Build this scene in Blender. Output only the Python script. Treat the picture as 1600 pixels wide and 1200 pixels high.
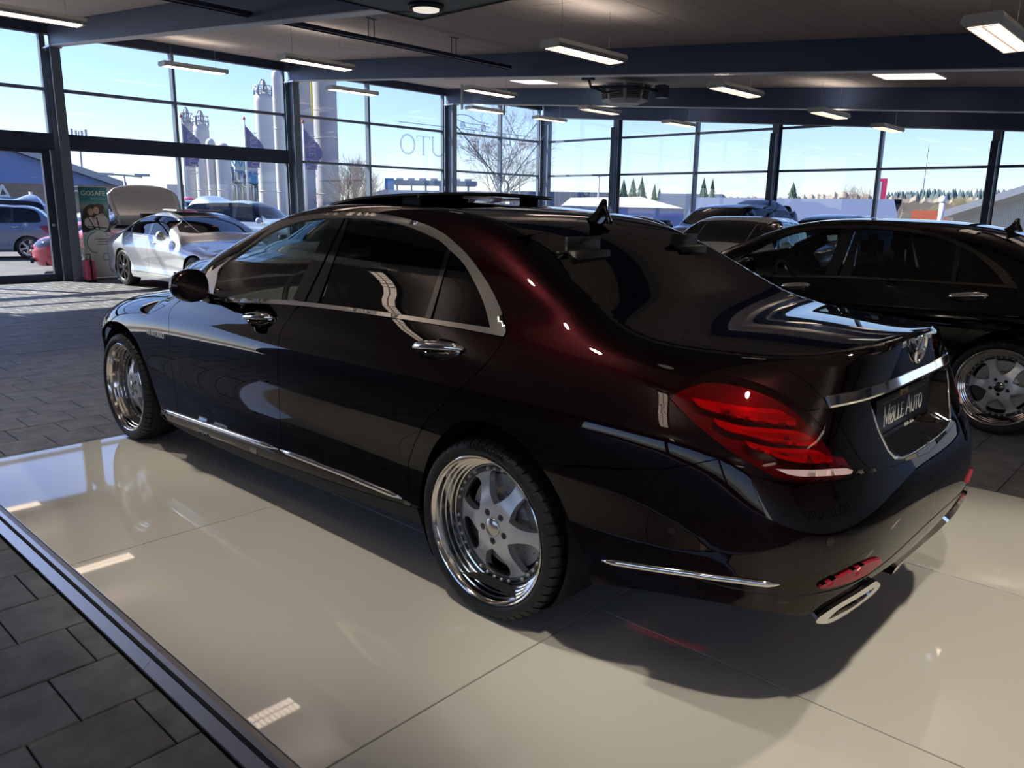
import bpy, bmesh, math, random
import numpy as np
from mathutils import Vector, Matrix
from mathutils.geometry import delaunay_2d_cdt
random.seed(7); np.random.seed(7)
for o in list(bpy.data.objects): bpy.data.objects.remove(o, do_unlink=True)
SC = bpy.context.scene
COL = SC.collection
PI = math.pi
R = math.radians
# ------------------------------------------------------------------ camera
CAM = Vector((-2.7728, -1.8397, 1.4588))
yaw, pitch, roll = 0.8251, 0.2203, 0.0152
fw = Vector((math.sin(yaw)*math.cos(pitch), math.cos(yaw)*math.cos(pitch), -math.sin(pitch)))
r0 = Vector((math.cos(yaw), -math.sin(yaw), 0)); u0 = r0.cross(fw)
rr = r0*math.cos(roll)+u0*math.sin(roll); uu = -r0*math.sin(roll)+u0*math.cos(roll)
cd = bpy.data.cameras.new('camera'); cam = bpy.data.objects.new('camera', cd); COL.objects.link(cam)
cd.sensor_width = 36; cd.lens = 1221.9/1600*36; cd.clip_start = .05; cd.clip_end = 2000
cam.matrix_world = Matrix(((rr.x,uu.x,-fw.x,CAM.x),(rr.y,uu.y,-fw.y,CAM.y),(rr.z,uu.z,-fw.z,CAM.z),(0,0,0,1)))
SC.camera = cam
# ------------------------------------------------------------------ world, sun, exposure
SUNV = Vector((-.55, 1.0, .93)).normalized()
w = bpy.data.worlds.new('world'); SC.world = w; w.use_nodes = True
nt = w.node_tree; nt.nodes.clear()
sky = nt.nodes.new('ShaderNodeTexSky'); sky.sky_type = 'NISHITA'; sky.sun_disc = False
sky.sun_elevation = math.asin(SUNV.z); sky.sun_rotation = math.atan2(SUNV.x, SUNV.y)
sky.air_density = 1.0; sky.dust_density = .25; sky.ozone_density = 1.6; sky.altitude = 20
bg = nt.nodes.new('ShaderNodeBackground'); bg.inputs[1].default_value = .215
wo = nt.nodes.new('ShaderNodeOutputWorld')
tint = nt.nodes.new('ShaderNodeMix'); tint.data_type = 'RGBA'; tint.blend_type = 'MULTIPLY'; tint.inputs[0].default_value = 1; tint.inputs[7].default_value = (.86, .90, 1.22, 1)
nt.links.new(sky.outputs[0], tint.inputs[6]); nt.links.new(tint.outputs[2], bg.inputs[0]); nt.links.new(bg.outputs[0], wo.inputs[0])
sl = bpy.data.lights.new('sun', 'SUN'); sl.energy = 13; sl.angle = R(.6); sl.color = (1, .93, .82)
so = bpy.data.objects.new('sun', sl); COL.objects.link(so); so.rotation_euler = (-SUNV).to_track_quat('-Z', 'Y').to_euler(); so.location = (-20, 40, 40)
SC.view_settings.view_transform = 'Standard'; SC.view_settings.look = 'None'
SC.view_settings.gamma = 1; SC.view_settings.use_curve_mapping = False
SC.view_settings.exposure = 0.0
SC.cycles.use_denoising = True
SC.cycles.max_bounces = 8; SC.cycles.glossy_bounces = 5; SC.cycles.transmission_bounces = 6; SC.cycles.transparent_max_bounces = 16; SC.cycles.diffuse_bounces = 3
SC.cycles.sample_clamp_indirect = 6; SC.cycles.caustics_reflective = False; SC.cycles.caustics_refractive = False
SPOT_W = 165
# ------------------------------------------------------------------ materials
def mat(name, col, rough=.5, metal=0, spec=.5, coat=0, coatr=.03, emit=None, es=0, bump=None, noise=None):
    m = bpy.data.materials.new(name); m.use_nodes = True; n = m.node_tree; b = n.nodes['Principled BSDF']
    b.inputs['Base Color'].default_value = (*col, 1); b.inputs['Roughness'].default_value = rough
    b.inputs['Metallic'].default_value = metal; b.inputs['Specular IOR Level'].default_value = spec
    b.inputs['Coat Weight'].default_value = coat; b.inputs['Coat Roughness'].default_value = coatr
    if metal >= .8 and coat: b.inputs['Specular Tint'].default_value = (*col, 1)
    if emit: b.inputs['Emission Color'].default_value = (*emit, 1); b.inputs['Emission Strength'].default_value = es
    if noise:      # (scale, amount, detail) colour grain
        tc = n.nodes.new('ShaderNodeTexCoord'); t = n.nodes.new('ShaderNodeTexNoise'); t.inputs['Scale'].default_value = noise[0]; t.inputs['Detail'].default_value = noise[2]
        mp = n.nodes.new('ShaderNodeMapRange'); mp.inputs[1].default_value = .3; mp.inputs[2].default_value = .7
        mp.inputs[3].default_value = 1-noise[1]; mp.inputs[4].default_value = 1+noise[1]
        mx = n.nodes.new('ShaderNodeMix'); mx.data_type = 'RGBA'; mx.blend_type = 'MULTIPLY'; mx.inputs[0].default_value = 1
        mx.inputs[6].default_value = (*col, 1)
        n.links.new(tc.outputs['Object'], t.inputs[0]); n.links.new(t.outputs[0], mp.inputs[0]); n.links.new(mp.outputs[0], mx.inputs[7]); n.links.new(mx.outputs[2], b.inputs['Base Color'])
    if bump:       # (scale, strength, distance)
        tc = n.nodes.new('ShaderNodeTexCoord'); t = n.nodes.new('ShaderNodeTexNoise'); t.inputs['Scale'].default_value = bump[0]; t.inputs['Detail'].default_value = 4
        bp = n.nodes.new('ShaderNodeBump'); bp.inputs['Strength'].default_value = bump[1]; bp.inputs['Distance'].default_value = bump[2]
        n.links.new(tc.outputs['Object'], t.inputs[0]); n.links.new(t.outputs[0], bp.inputs['Height']); n.links.new(bp.outputs[0], b.inputs['Normal'])
    return m
def glass(name, tint, rough=0., ior=1.5, gl=1.):
    """thin sheet: fresnel mirror over tinted see-through"""
    m = bpy.data.materials.new(name); m.use_nodes = True; n = m.node_tree; n.nodes.clear()
    o = n.nodes.new('ShaderNodeOutputMaterial'); mx = n.nodes.new('ShaderNodeMixShader'); f = n.nodes.new('ShaderNodeFresnel')
    ge = n.nodes.new('ShaderNodeNewGeometry'); mr = n.nodes.new('ShaderNodeMapRange'); mr.inputs[3].default_value = ior; mr.inputs[4].default_value = 1/ior   # no refraction, so no inner total reflection either
    n.links.new(ge.outputs['Backfacing'], mr.inputs[0]); n.links.new(mr.outputs[0], f.inputs[0])
    t = n.nodes.new('ShaderNodeBsdfTransparent'); t.inputs[0].default_value = (*tint, 1)
    g = n.nodes.new('ShaderNodeBsdfGlossy'); g.inputs[0].default_value = (gl, gl, gl, 1); g.inputs['Roughness'].default_value = rough
    n.links.new(f.outputs[0], mx.inputs[0]); n.links.new(t.outputs[0], mx.inputs[1]); n.links.new(g.outputs[0], mx.inputs[2]); n.links.new(mx.outputs[0], o.inputs[0])
    return m
M = dict(
 paint=mat('ruby_black_paint', (.0095, .0022, .0028), .36, 1, .0, 1, .012),
 paint_black=mat('black_paint', (.002, .0025, .004), .3, .0, .0, 1, .012),
 silver=mat('silver_paint', (.62, .64, .66), .32, .75, .4, 1, .03),
 greypaint=mat('grey_silver_paint', (.58, .57, .55), .35, .2, .4, 1, .03),
 palegreen=mat('pale_green_paint', (.45, .5, .46), .35, .5, .4, 1, .03),
 darkpaint=mat('dark_grey_paint', (.06, .06, .065), .35, .6, .4, 1, .03),
 bluegrey=mat('blue_grey_paint', (.20, .25, .36), .35, .4, .4, 1, .04),
 whitepaint=mat('white_paint', (.78, .8, .82), .35, 0, .5, 1, .04),
 bluewhite=mat('pale_blue_paint', (.42, .52, .66), .35, .3, .5, 1, .04),
 redpaint=mat('red_paint', (.55, .03, .06), .35, .1, .5, 1, .04),
 pinkpaint=mat('magenta_paint', (.60, .06, .16), .35, .1, .5, 1, .04),
 chrome=mat('chrome', (.86, .85, .83), .07, 1),
 satin=mat('satin_chrome', (.62, .60, .57), .22, 1),
 satindark=mat('dark_satin_trim', (.16, .155, .15), .2, 1),
 polish=mat('polished_aluminium', (.80, .76, .71), .09, 1),
 alloy=mat('silver_alloy', (.66, .67, .69), .36, .55, .5),
 badge=mat('bright_badge', (.75,.75,.76), .3, .2),
 alloydark=mat('dark_machined_alloy', (.09, .09, .095), .35, .8),
 steel=mat('brake_steel', (.50, .48, .46), .42, .5),
 rubber=mat('tyre_rubber', (.014, .014, .015), .55, 0, .35, bump=(60, .15, .002)),
 blackgloss=mat('gloss_black', (.004, .004, .005), .08, 0, .5, 1, .02),
 blackmatt=mat('matt_black', (.006, .006, .007), .7),
 leather=mat('black_leather', (.018, .017, .017), .5, 0, .4),
 beige=mat('dark_brown_trim', (.03, .022, .018), .5),
 glassdark=glass('dark_tinted_glass', (.032, .036, .038)),
 glassclear=glass('clear_car_glass', (.62, .72, .70)),
 glassback=glass('privacy_glass', (.006, .0065, .007)),
 glassroom=glass('window_glass', (.93, .96, .965), gl=.75),
 redlens=glass('red_lens', (.62, .016, .06), .01),
 redbar=mat('red_light_bar', (.95, .10, .18), .25, 0, .5, 1, .03),
 redbar2=mat('red_light_core', (.55, .01, .03), .3),
 reddark=mat('dark_red_housing', (.16, .004, .014), .4, 0, .5),
 redrefl=mat('red_reflector', (.36, .008, .03), .35, 0, .4, .4, .3),
 whitelens=mat('white_lens', (.70, .50, .52), .12, 0, .6, 1, .02),
 lampglass=mat('headlamp_lens', (.03, .03, .035), .05, .2, .8, 1, .01),
 plate=mat('number_plate_navy', (.006, .012, .022), .35, 0, .4),
 gold=mat('gold_print', (.36, .25, .09), .4, .3),
 white=mat('white_print', (.80, .80, .78), .5),
 grey_print=glass('grey_film_print', (.55, .56, .58), .3),
 black_print=mat('black_letter', (.01, .01, .012), .5),
 frame=mat('blue_grey_frame', (.15, .19, .255), .42, .25, .4),
 framedark=mat('dark_blue_frame', (.03, .046, .085), .45, .1, .4),
 beam=mat('navy_steel_beam', (.062, .095, .185), .38, .15, .45),
 flange=mat('lit_beam_flange', (.50, .51, .52), .35, .1, .5),  # paler than the web: light on the underside put into the colour
 board=None, paver=None,
 joint=mat('dark_joint', (.012, .011, .011), .9),
 platform=mat('ivory_platform_panel', (.78, .76, .685), .035, 0, .5, .6, .02),
 trim=mat('brushed_platform_trim', (.50, .47, .46), .32, .9),
 galv=mat('galvanised', (.55, .56, .57), .35, .9),
 lamp_body=mat('pendant_housing', (.50, .52, .52), .45, .1),
 lamp_light=mat('pendant_diffuser', (.8, .75, .7), .5, emit=(1, .82, .66), es=4.4),
 fill_up=mat('added_ceiling_fill', (.8, .75, .7), .5, emit=(1, .88, .76), es=8.),  # added glow on the housing tops, brightens the ceiling boards
 lamp_rib=mat('pendant_louver', (.55, .46, .40), .5, emit=(1, .72, .55), es=.55),
 panel_light=mat('ceiling_light_panel', (.8, .8, .8), .5, emit=(1, .96, .9), es=1.0),
 spotlens=mat('spot_lens', (.8, .8, .78), .3, emit=(1, .9, .78), es=.8),
 canopy=mat('canopy_sheet', (.20, .26, .28), .45, .1, .5),
 canopy_seam=mat('canopy_edge', (.02, .025, .05), .5),
 heater=mat('heater_white', (.62, .62, .60), .45),
 wall=mat('white_wall', (.82, .83, .84), .6),
 walldark=mat('dark_grey_wall', (.10, .10, .11), .6),
)
def board_mat():
    m = mat('wood_wool_board', (.74, .66, .62), .95, spec=.1, bump=(90, .5, .006), noise=(160, .35, 3))
    return m
M['board'] = board_mat()
M['paver'] = mat('charcoal_paver', (.165, .165, .172), .55, spec=.5, bump=(70, .55, .004), noise=(9, .30, 6))
M['paver2'] = mat('charcoal_paver_brown', (.17, .163, .162), .58, spec=.5, bump=(70, .55, .004), noise=(9, .30, 6))
# ------------------------------------------------------------------ object helpers
def tag(o, label=None, cat=None, group=None, kind=None):
    if label: o['label'] = label
    if cat: o['category'] = cat
    if group: o['group'] = group
    if kind: o['kind'] = kind
    return o
def link(o, parent=None):
    COL.objects.link(o)
    if parent: o.parent = parent
    return o
def empty(name, loc=(0,0,0), rz=0):
    o = bpy.data.objects.new(name, None); o.location = loc; o.rotation_euler = (0,0,rz); o.empty_display_size = .1
    return link(o)
def copy_tree(o, parent=None, skip=(), rep=None):
    if o.name.split('.')[0] in skip: return None
    c = o.copy(); COL.objects.link(c); c.parent = parent
    for k in ('label','group'):
        if parent is None and k in c: del c[k]
    if rep and c.type == 'MESH':
        for s in c.material_slots:
            if s.material in rep: mm = rep[s.material]; s.link = 'OBJECT'; s.material = mm
    for ch in list(o.children): copy_tree(ch, c, skip, rep)
    return c
class MB:
    """collects shapes into one mesh"""
    def __init__(s): s.v = []; s.f = []; s.m = []; s.sm = []
    def add(s, v, f, mi=0, sm=False):
        b = len(s.v); s.v += [tuple(p) for p in v]; s.f += [tuple(i+b for i in q) for q in f]; s.m += [mi]*len(f); s.sm += [sm]*len(f); return s
    def box(s, lo, hi, mi=0, bev=0, mtx=None):
        x0,y0,z0 = lo; x1,y1,z1 = hi
        if bev:
            v = []; 
            for z, i in ((z0,bev),(z0+bev,0),(z1-bev,0),(z1,bev)):
                v += [(x0+i,y0+i,z),(x1-i,y0+i,z),(x1-i,y1-i,z),(x0+i,y1-i,z)]
            f = [(3,2,1,0),(12,13,14,15)]
            for k in range(3):
                for j in range(4): a = k*4+j; b = k*4+(j+1)%4; f.append((a,b,b+4,a+4))
        else:
            v = [(x0,y0,z0),(x1,y0,z0),(x1,y1,z0),(x0,y1,z0),(x0,y0,z1),(x1,y0,z1),(x1,y1,z1),(x0,y1,z1)]
            f = [(3,2,1,0),(4,5,6,7),(0,1,5,4),(1,2,6,5),(2,3,7,6),(3,0,4,7)]
        if mtx: v = [tuple(mtx @ Vector(p)) for p in v]
        return s.add(v, f, mi)
    def tube(s, pts, r, n=8, mi=0, cap=True, r2=None):
        P = [Vector(p) for p in pts]; v = []; f = []; k = len(P)
        up = Vector((0,0,1))
        for i, p in enumerate(P):
            t = (P[min(i+1,k-1)]-P[max(i-1,0)]).normalized()
            a = t.cross(up if abs(t.z) < .95 else Vector((1,0,0))).normalized(); b = t.cross(a)
            rad = r if r2 is None else r+(r2-r)*i/max(k-1,1)
            for j in range(n):
                an = 2*PI*j/n; v.append(p+(a*math.cos(an)+b*math.sin(an))*rad)
        for i in range(k-1):
            for j in range(n): f.append((i*n+j, i*n+(j+1)%n, (i+1)*n+(j+1)%n, (i+1)*n+j))
        s.add(v, f, mi, True)
        if cap: s.f += [tuple(range(len(s.v)-len(v), len(s.v)-len(v)+n))[::-1], tuple(range(len(s.v)-n, len(s.v)))]; s.m += [mi]*2; s.sm += [False]*2
        return s
    def lathe(s, prof, n=48, axis='x', c=(0,0,0), mi=0, close=False, sm=True):
        """prof: (a along axis, radius)"""
        v = []; f = []; k = len(prof)
        for j in range(n):
            an = 2*PI*j/n; ca, sa = math.cos(an), math.sin(an)
            for a, r in prof:
                p = (a, r*ca, r*sa) if axis == 'x' else ((r*ca, a, r*sa) if axis == 'y' else (r*ca, r*sa, a))
                v.append((p[0]+c[0], p[1]+c[1], p[2]+c[2]))
        for j in range(n):
            q = (j+1) % n
            for i in range(k-1): f.append((j*k+i, q*k+i, q*k+i+1, j*k+i+1))
            if close: f.append((j*k+k-1, q*k+k-1, q*k, j*k))
        return s.add(v, f, mi, sm)
    def prism(s, poly, lo, hi, axis='z', mi=0):
        n = len(poly)
        def P(a, b, h): return (a,b,h) if axis == 'z' else ((a,h,b) if axis == 'y' else (h,a,b))
        v = [P(a,b,lo) for a,b in poly]+[P(a,b,hi) for a,b in poly]
        f = [tuple(range(n))[::-1], tuple(range(n,2*n))]+[(i,(i+1)%n,(i+1)%n+n,i+n) for i in range(n)]
        return s.add(v, f, mi)
    def mesh(s, name, mats):
        me = bpy.data.meshes.new(name); me.from_pydata(s.v, [], s.f)
        for m_ in (mats if isinstance(mats, (list,tuple)) else [mats]): me.materials.append(m_)
        me.polygons.foreach_set('material_index', s.m); me.polygons.foreach_set('use_smooth', s.sm); me.update()
        return me
    def build(s, name, mats, parent=None, fix=False):
        me = s.mesh(name, mats)
        if fix:
            b = bmesh.new(); b.from_mesh(me); bmesh.ops.recalc_face_normals(b, faces=b.faces); b.to_mesh(me); b.free()
        return link(bpy.data.objects.new(name, me), parent)
def obj(name, me, parent=None, loc=None, rot=None):
    o = bpy.data.objects.new(name, me); link(o, parent)
    if loc is not None: o.location = loc
    if rot is not None: o.rotation_euler = rot
    return o
def part(name, lo, hi, m, parent, bev=0): return MB().box(lo, hi, 0, bev).build(name, m, parent)
def structure(name, mb, m): return tag(mb.build(name, m), kind='structure')
# ------------------------------------------------------------------ lettering: serif strokes (unit cap height) and plain font
def arc(cx, cy, rx, ry, a0, a1, n=14): return [(cx+rx*math.cos(R(a0+(a1-a0)*i/n)), cy+ry*math.sin(R(a0+(a1-a0)*i/n))) for i in range(n+1)]
GL = {  # width, strokes (points, thick?)
 'M': (1.0, [([(.12,0),(.12,1)],0),([(.12,1),(.5,.08)],1),([(.5,.08),(.88,1)],0),([(.88,1),(.88,0)],1)], [(.12,0),(.88,0),(.12,1),(.88,1)]),
 'O': (.9, [(arc(.45,.5,.36,.5,0,360,28),1)], []),
 'Ø': (.9, [(arc(.45,.5,.36,.5,0,360,28),1),([(.14,-.06),(.78,1.06)],0)], []),
 'L': (.66, [([(.14,1),(.14,0)],1),([(.14,0.02),(.6,.02)],0),([(.6,.02),(.6,.18)],0)], [(.14,1),(.14,0)]),
 'E': (.68, [([(.14,1),(.14,0)],1),([(.14,.02),(.6,.02)],0),([(.14,.98),(.58,.98)],0),([(.14,.52),(.48,.52)],0),([(.6,.02),(.6,.16)],0),([(.58,.98),(.58,.86)],0)], [(.14,1),(.14,0)]),
 'A': (.92, [([(.08,0),(.46,1)],0),([(.46,1),(.84,0)],1),([(.22,.34),(.70,.34)],0)], [(.08,0),(.84,0)]),
 'U': (.88, [([(.12,1),(.12,.36)]+arc(.44,.36,.32,.36,180,360,12)+[(.76,1)],1)], [(.12,1),(.76,1)]),
 'T': (.76, [([(.38,1),(.38,0)],1),([(.04,.98),(.72,.98)],0),([(.04,.98),(.04,.84)],0),([(.72,.98),(.72,.84)],0)], [(.38,0)]),
 ' ': (.42, [], []),
}
def serif_text(mb, text, h, place, tk=.075, tn=.04, small=None, depth=.002, each=None):
    """place(u, v, d) -> point; draws flat strokes with a small thickness; small caps factor for letters after a word's first"""
    u = 0; first = True
    wid = 0
    for ch in text: wid += GL[ch][0]
    u = 0
    for ch in text:
        k = 1 if (first or small is None) else small
        first = ch == ' '
        wch, strokes, serifs = GL[ch]
        segs = [(pts, tk if th else tn) for pts, th in strokes]+[([(x-.085, y if y < .5 else y),(x+.085, y)], tn) for x, y in serifs]
        for pts, wd in segs:
            n = len(pts); L = []; Rr = []
            for i in range(n):
                a = pts[max(i-1,0)]; b = pts[min(i+1,n-1)]; dx, dy = b[0]-a[0], b[1]-a[1]; q = math.hypot(dx,dy) or 1
                nx, ny = -dy/q*wd/2, dx/q*wd/2
                L.append((u+(pts[i][0]+nx)*h*k, (pts[i][1]+ny)*h*k)); Rr.append((u+(pts[i][0]-nx)*h*k, (pts[i][1]-ny)*h*k))
            v = [place(a,b,depth) for a,b in L]+[place(a,b,depth) for a,b in Rr]+[place(a,b,0) for a,b in L]+[place(a,b,0) for a,b in Rr]
            f = []
            for i in range(n-1): f += [(i,i+1,n+i+1,n+i),(i,2*n+i,2*n+i+1,i+1),(n+i,n+i+1,3*n+i+1,3*n+i)]
            mb.add(v, f)
        if each and strokes: each(mb); mb = MB()
        u += wch*h*k
    return u
def font_mesh(text, size, mtl, extrude=.001, spacing=1.0):
    cu = bpy.data.curves.new('t', 'FONT'); cu.body = text; cu.size = size; cu.extrude = extrude; cu.align_x = 'CENTER'; cu.resolution_u = 2; cu.space_character = spacing
    o = bpy.data.objects.new('t', cu); COL.objects.link(o)
    dg = bpy.context.evaluated_depsgraph_get(); me = bpy.data.meshes.new_from_object(o.evaluated_get(dg)); bpy.data.objects.remove(o); bpy.data.curves.remove(cu)
    me.materials.clear(); me.materials.append(mtl); me.name = 'lettering'
    return me

# ================================================================== SETTING
FZ = -.06                       # paver surface; the platform top is z = 0
YA, XB = 15.25, 17.0            # glass planes of the two window walls
def ceil_z(y): return 3.42+.0835*y
SLOPE = math.atan(.0835)
# ---- floor of square pavers in running bond
floor = structure('floor', MB().box((-9,-8,-.4),(XB+.2,YA+.2,FZ-.012)), M['joint'])
PX0, PX1, PY1 = -1.893, 2.03, 3.345   # platform footprint
PP = .303
def in_view(p, marg=20):
    v = p-CAM; d = v.dot(fw)
    if d < .3: return None
    x = 800+1221.9*v.dot(rr)/d; y = 600-1221.9*v.dot(uu)/d
    return d if -marg < x < 1600+marg and -marg < y < 1200+marg else None
def paver_shape(mb, x0, x1, y0, y1, z1, dz=(0,0)):
    g = .0028; b = .004; x0 += g; x1 -= g; y0 += g; y1 -= g
    v = []
    for z, i in ((FZ-.02,0),(z1-b,0),(z1,b)): v += [(x0+i,y0+i,z),(x1-i,y0+i,z),(x1-i,y1-i,z),(x0+i,y1-i,z)]
    f = [(8,9,10,11)]
    for k in range(2):
        for j in range(4): a = k*4+j; c = k*4+(j+1)%4; f.append((a,c,c+4,a+4))
    mb.add(v, f, random.random() < .12)
cells = []
ky = int((-8-.198)/PP)
while .198+PP*ky < YA+.1:
    y0 = .198+PP*ky; y1 = min(y0+PP, YA+.15); xo = -1.967 if ky % 2 == 0 else -2.12
    kx = int((-9-xo)/PP)
    while xo+PP*kx < XB+.1:
        x0 = xo+PP*kx; x1 = min(x0+PP, XB+.15)
        rects = [(x0,x1,y0,y1)]
        if y0 < PY1 and x1 > PX0 and x0 < PX1:
            rects = []
            if x0 < PX0-.03: rects.append((x0,PX0,y0,y1))
            if x1 > PX1+.03: rects.append((PX1,x1,y0,y1))
            if y1 > PY1+.03: rects.append((max(x0,PX0),min(x1,PX1),PY1,y1))
        cells += rects
        kx += 1
    ky += 1
near = []
for i, c in enumerate(cells):
    p = Vector(((c[0]+c[1])/2, (c[2]+c[3])/2, FZ)); d = in_view(p)
    hidden = PX1 < p.x and not (p.x < 4.2 and p.y < -.2)
    if d and not hidden: near.append((d, i))
near.sort(); pick = {i for d, i in near[:296]}
rest = MB()
for i, c in enumerate(cells):
    z = FZ+random.uniform(-.0012,.0012)
    if i in pick:
        mb = MB(); paver_shape(mb, *c, z); mb.build('paver', [M['paver'], M['paver2']], floor)
    else: paver_shape(rest, *c, z)
tag(rest.build('paver_field', [M['paver'], M['paver2']], floor), kind='stuff')
# ---- display platform
plat = tag(empty('display_platform', (0,0,0)), 'low ivory glossy display platform of large panels under the dark ruby saloon', 'platform')
part('platform_base', (-1.86,-5.6,-.06),(2.0,3.31,-.014), M['joint'], plat)
xe = [-1.8187,-.577,.677,1.9625]; ye = [3.2775-1.7703*k for k in range(6)]
for i in range(3):
    for j in range(5):
        MB().box((xe[i]+.003,ye[j+1]+.003,-.0135),(xe[i+1]-.003,ye[j]-.003,0),0,.0015).build('platform_panel', M['platform'], plat)
yy = [3.31,.62,-2.4,-5.6]
for k in range(3):              # bevelled edge trim, left
    a, b = yy[k+1]+.0008, yy[k]-.0008
    mb = MB(); pr = [(-1.8205,-.001),(-1.838,-.0035),(-1.889,-.050),(-1.889,-.06),(-1.8205,-.06)]
    mb.prism(pr, a, b, 'y'); mb.build('edge_trim', M['trim'], plat, True)
MB().prism([(3.2795,-.001),(3.293,-.0035),(3.338,-.052),(3.338,-.06),(3.2795,-.06)], -1.889, 2.024, 'x').build('edge_trim', M['trim'], plat, True)
MB().prism([(1.9645,-.001),(1.978,-.0035),(2.024,-.050),(2.024,-.06),(1.9645,-.06)], -5.6, 3.338, 'y').build('edge_trim', M['trim'], plat, True)
# ---- sloping ceiling of wood-wool boards
def slope_pt(x, y, dz=0): return (x, y, ceil_z(y)+dz)
mb = MB(); mb.prism([(-8.2,ceil_z(-8.2)+.035),(YA+.1,ceil_z(YA+.1)+.035),(YA+.1,ceil_z(YA+.1)+.4),(-8.2,ceil_z(-8.2)+.4)], -9.2, XB+.1, 'x')
ceiling = structure('ceiling', mb, M['joint'])
def board(mb, x0, x1, y0, y1):
    g = .003; b = .004; x0 += g; x1 -= g; y0 += g; y1 -= g
    v = []
    for dz, i in ((.036,0),(b,0),(0,b)):
        v += [slope_pt(x0+i,y0+i,dz),slope_pt(x1-i,y0+i,dz),slope_pt(x1-i,y1-i,dz),slope_pt(x0+i,y1-i,dz)]
    f = [(11,10,9,8)]
    for k in range(2):
        for j in range(4): a = k*4+j; c = k*4+(j+1)%4; f.append((a+4,c+4,c,a))
    mb.add(v, f)
RW, BL = .63, 2.06
bc = []
for r_ in range(-18, 21):
    y0 = 3.03+RW*r_; x = (6.83 if r_ % 2 == 0 else 5.80)-BL*8
    if y0 < -8.2 or y0 > YA: continue
    while x < XB+.1: bc.append((max(x,-9.1), min(x+BL,XB+.05), y0, min(y0+RW, YA+.05))); x += BL
vis = []
for i, c in enumerate(bc):
    d = in_view(Vector(((c[0]+c[1])/2,(c[2]+c[3])/2,ceil_z((c[2]+c[3])/2))), 150)
    if d and c[1]-c[0] > .3: vis.append((d, i))
vis.sort(); pick = {i for d, i in vis[:290]}
rest = MB()
for i, c in enumerate(bc):
    if c[1]-c[0] < .02 or c[3]-c[2] < .02: continue
    if i in pick: mb = MB(); board(mb, *c); mb.build('ceiling_board', M['board'], ceiling)
    else: board(rest, *c)
tag(rest.build('ceiling_board_field', M['board'], ceiling), kind='stuff')
# ---- steel: sloping I-beams, H columns
def ibeam(x, y0, y1):
    def zz(y, k): return 3.02+.083*y+k
    def slab(xa, xb, ka, kb, wdt=None):
        v = [(xa,y0,zz(y0,ka)),(xb,y0,zz(y0,ka)),(xb,y1,zz(y1,ka)),(xa,y1,zz(y1,ka)),(xa,y0,zz(y0,kb)),(xb,y0,zz(y0,kb)),(xb,y1,zz(y1,kb)),(xa,y1,zz(y1,kb))]
        return MB().add(v, [(3,2,1,0),(4,5,6,7),(0,1,5,4),(1,2,6,5),(2,3,7,6),(3,0,4,7)])
    b = structure('beam', slab(x-.035,x+.035,.014,.40), M['beam'])
    slab(x-.09,x+.09,0,.014).build('flange', M['flange'], b)
    return b
for x in (-2.28, 2.75, 7.8, 12.8): ibeam(x, -8, 15.05)
ibeam(16.9, -8, 15.05)
def column(x, y, zt, along='y', w_=.17, d_=.30):
    b = structure('column', MB().box((x-.007,y-d_/2,FZ),(x+.007,y+d_/2,zt)) if along == 'y' else MB().box((x-d_/2,y-.007,FZ),(x+d_/2,y+.007,zt)), M['frame'])
    for s in (-1,1):
        if along == 'y': part('flange', (x-w_/2,y+s*d_/2-.009,FZ),(x+w_/2,y+s*d_/2+.009,zt), M['frame'], b)
        else: part('flange', (x+s*d_/2-.009,y-w_/2,FZ),(x+s*d_/2+.009,y+w_/2,zt), M['frame'], b)
    # clamp plate with bolts under the beam
    return b
for x in (-2.28,2.75,7.8,12.8,16.9):
    b = column(x, 15.02, 4.24)
    part('end_plate', (x-.11,14.80,4.232),(x+.11,15.19,4.262), M['galv'], b)
    for dx in (-.07,.07):
        for dy in (14.88,15.12): MB().tube([(x+dx,dy,4.20),(x+dx,dy,4.285)], .013, 6).build('bolt', M['galv'], b)
for y in (12.2,7.3,2.4,-2.5): column(16.82, y, 3.02+.083*y, 'x', .16, .22)
# ---- window wall toward the silos (y = 15.25)
def pane(par, lo, hi): part('pane', lo, hi, M['glassroom'], par)
def window_a(n, x0, x1, xm, bars):
    """bars: (z, thickness, depth)"""
    zt = 4.60; fr = structure('window_%d' % n, MB().box((x0,YA-.06,zt-.09),(x1,YA+.10,zt+.14)), M['framedark'])
    part('sill', (x0,YA-.05,FZ),(x1,YA+.05,.06), M['frame'], fr)
    xs = [x0]+xm+[x1]
    for x in xm: part('mullion', (x-.03,YA-.09,.06),(x+.03,YA+.05,zt-.09), M['frame'], fr)
    for x in (x0+.10,x1-.10): part('mullion', (x-.025,YA-.05,.06),(x+.025,YA+.05,zt-.09), M['frame'], fr)
    zs = [.06]+[z for z,t,d in bars]+[zt-.09]
    for z,t,d in bars: part('transom', (x0+.1,YA-d,z-t/2),(x1-.1,YA+.05,z+t/2), M['framedark'] if t > .1 else M['frame'], fr)
    for i in range(len(xs)-1):
        for j in range(len(zs)-1): pane(fr, (xs[i]+.03,YA-.004,zs[j]),(xs[i+1]-.03,YA+.004,zs[j+1]))
    return fr
W1 = window_a(1, -2.28, .2, [], [(2.58,.30,.10),(3.53,.055,.07)])
W2 = window_a(2, 2.75, 7.8, [5.08], [(2.58,.30,.10),(3.53,.055,.07)])
W3 = window_a(3, 7.8, 12.8, [10.1], [(2.495,.055,.07),(3.545,.055,.07)])
W4 = window_a(4, 12.8, 16.9, [15.0], [(2.495,.055,.07),(3.545,.055,.07)])
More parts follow.
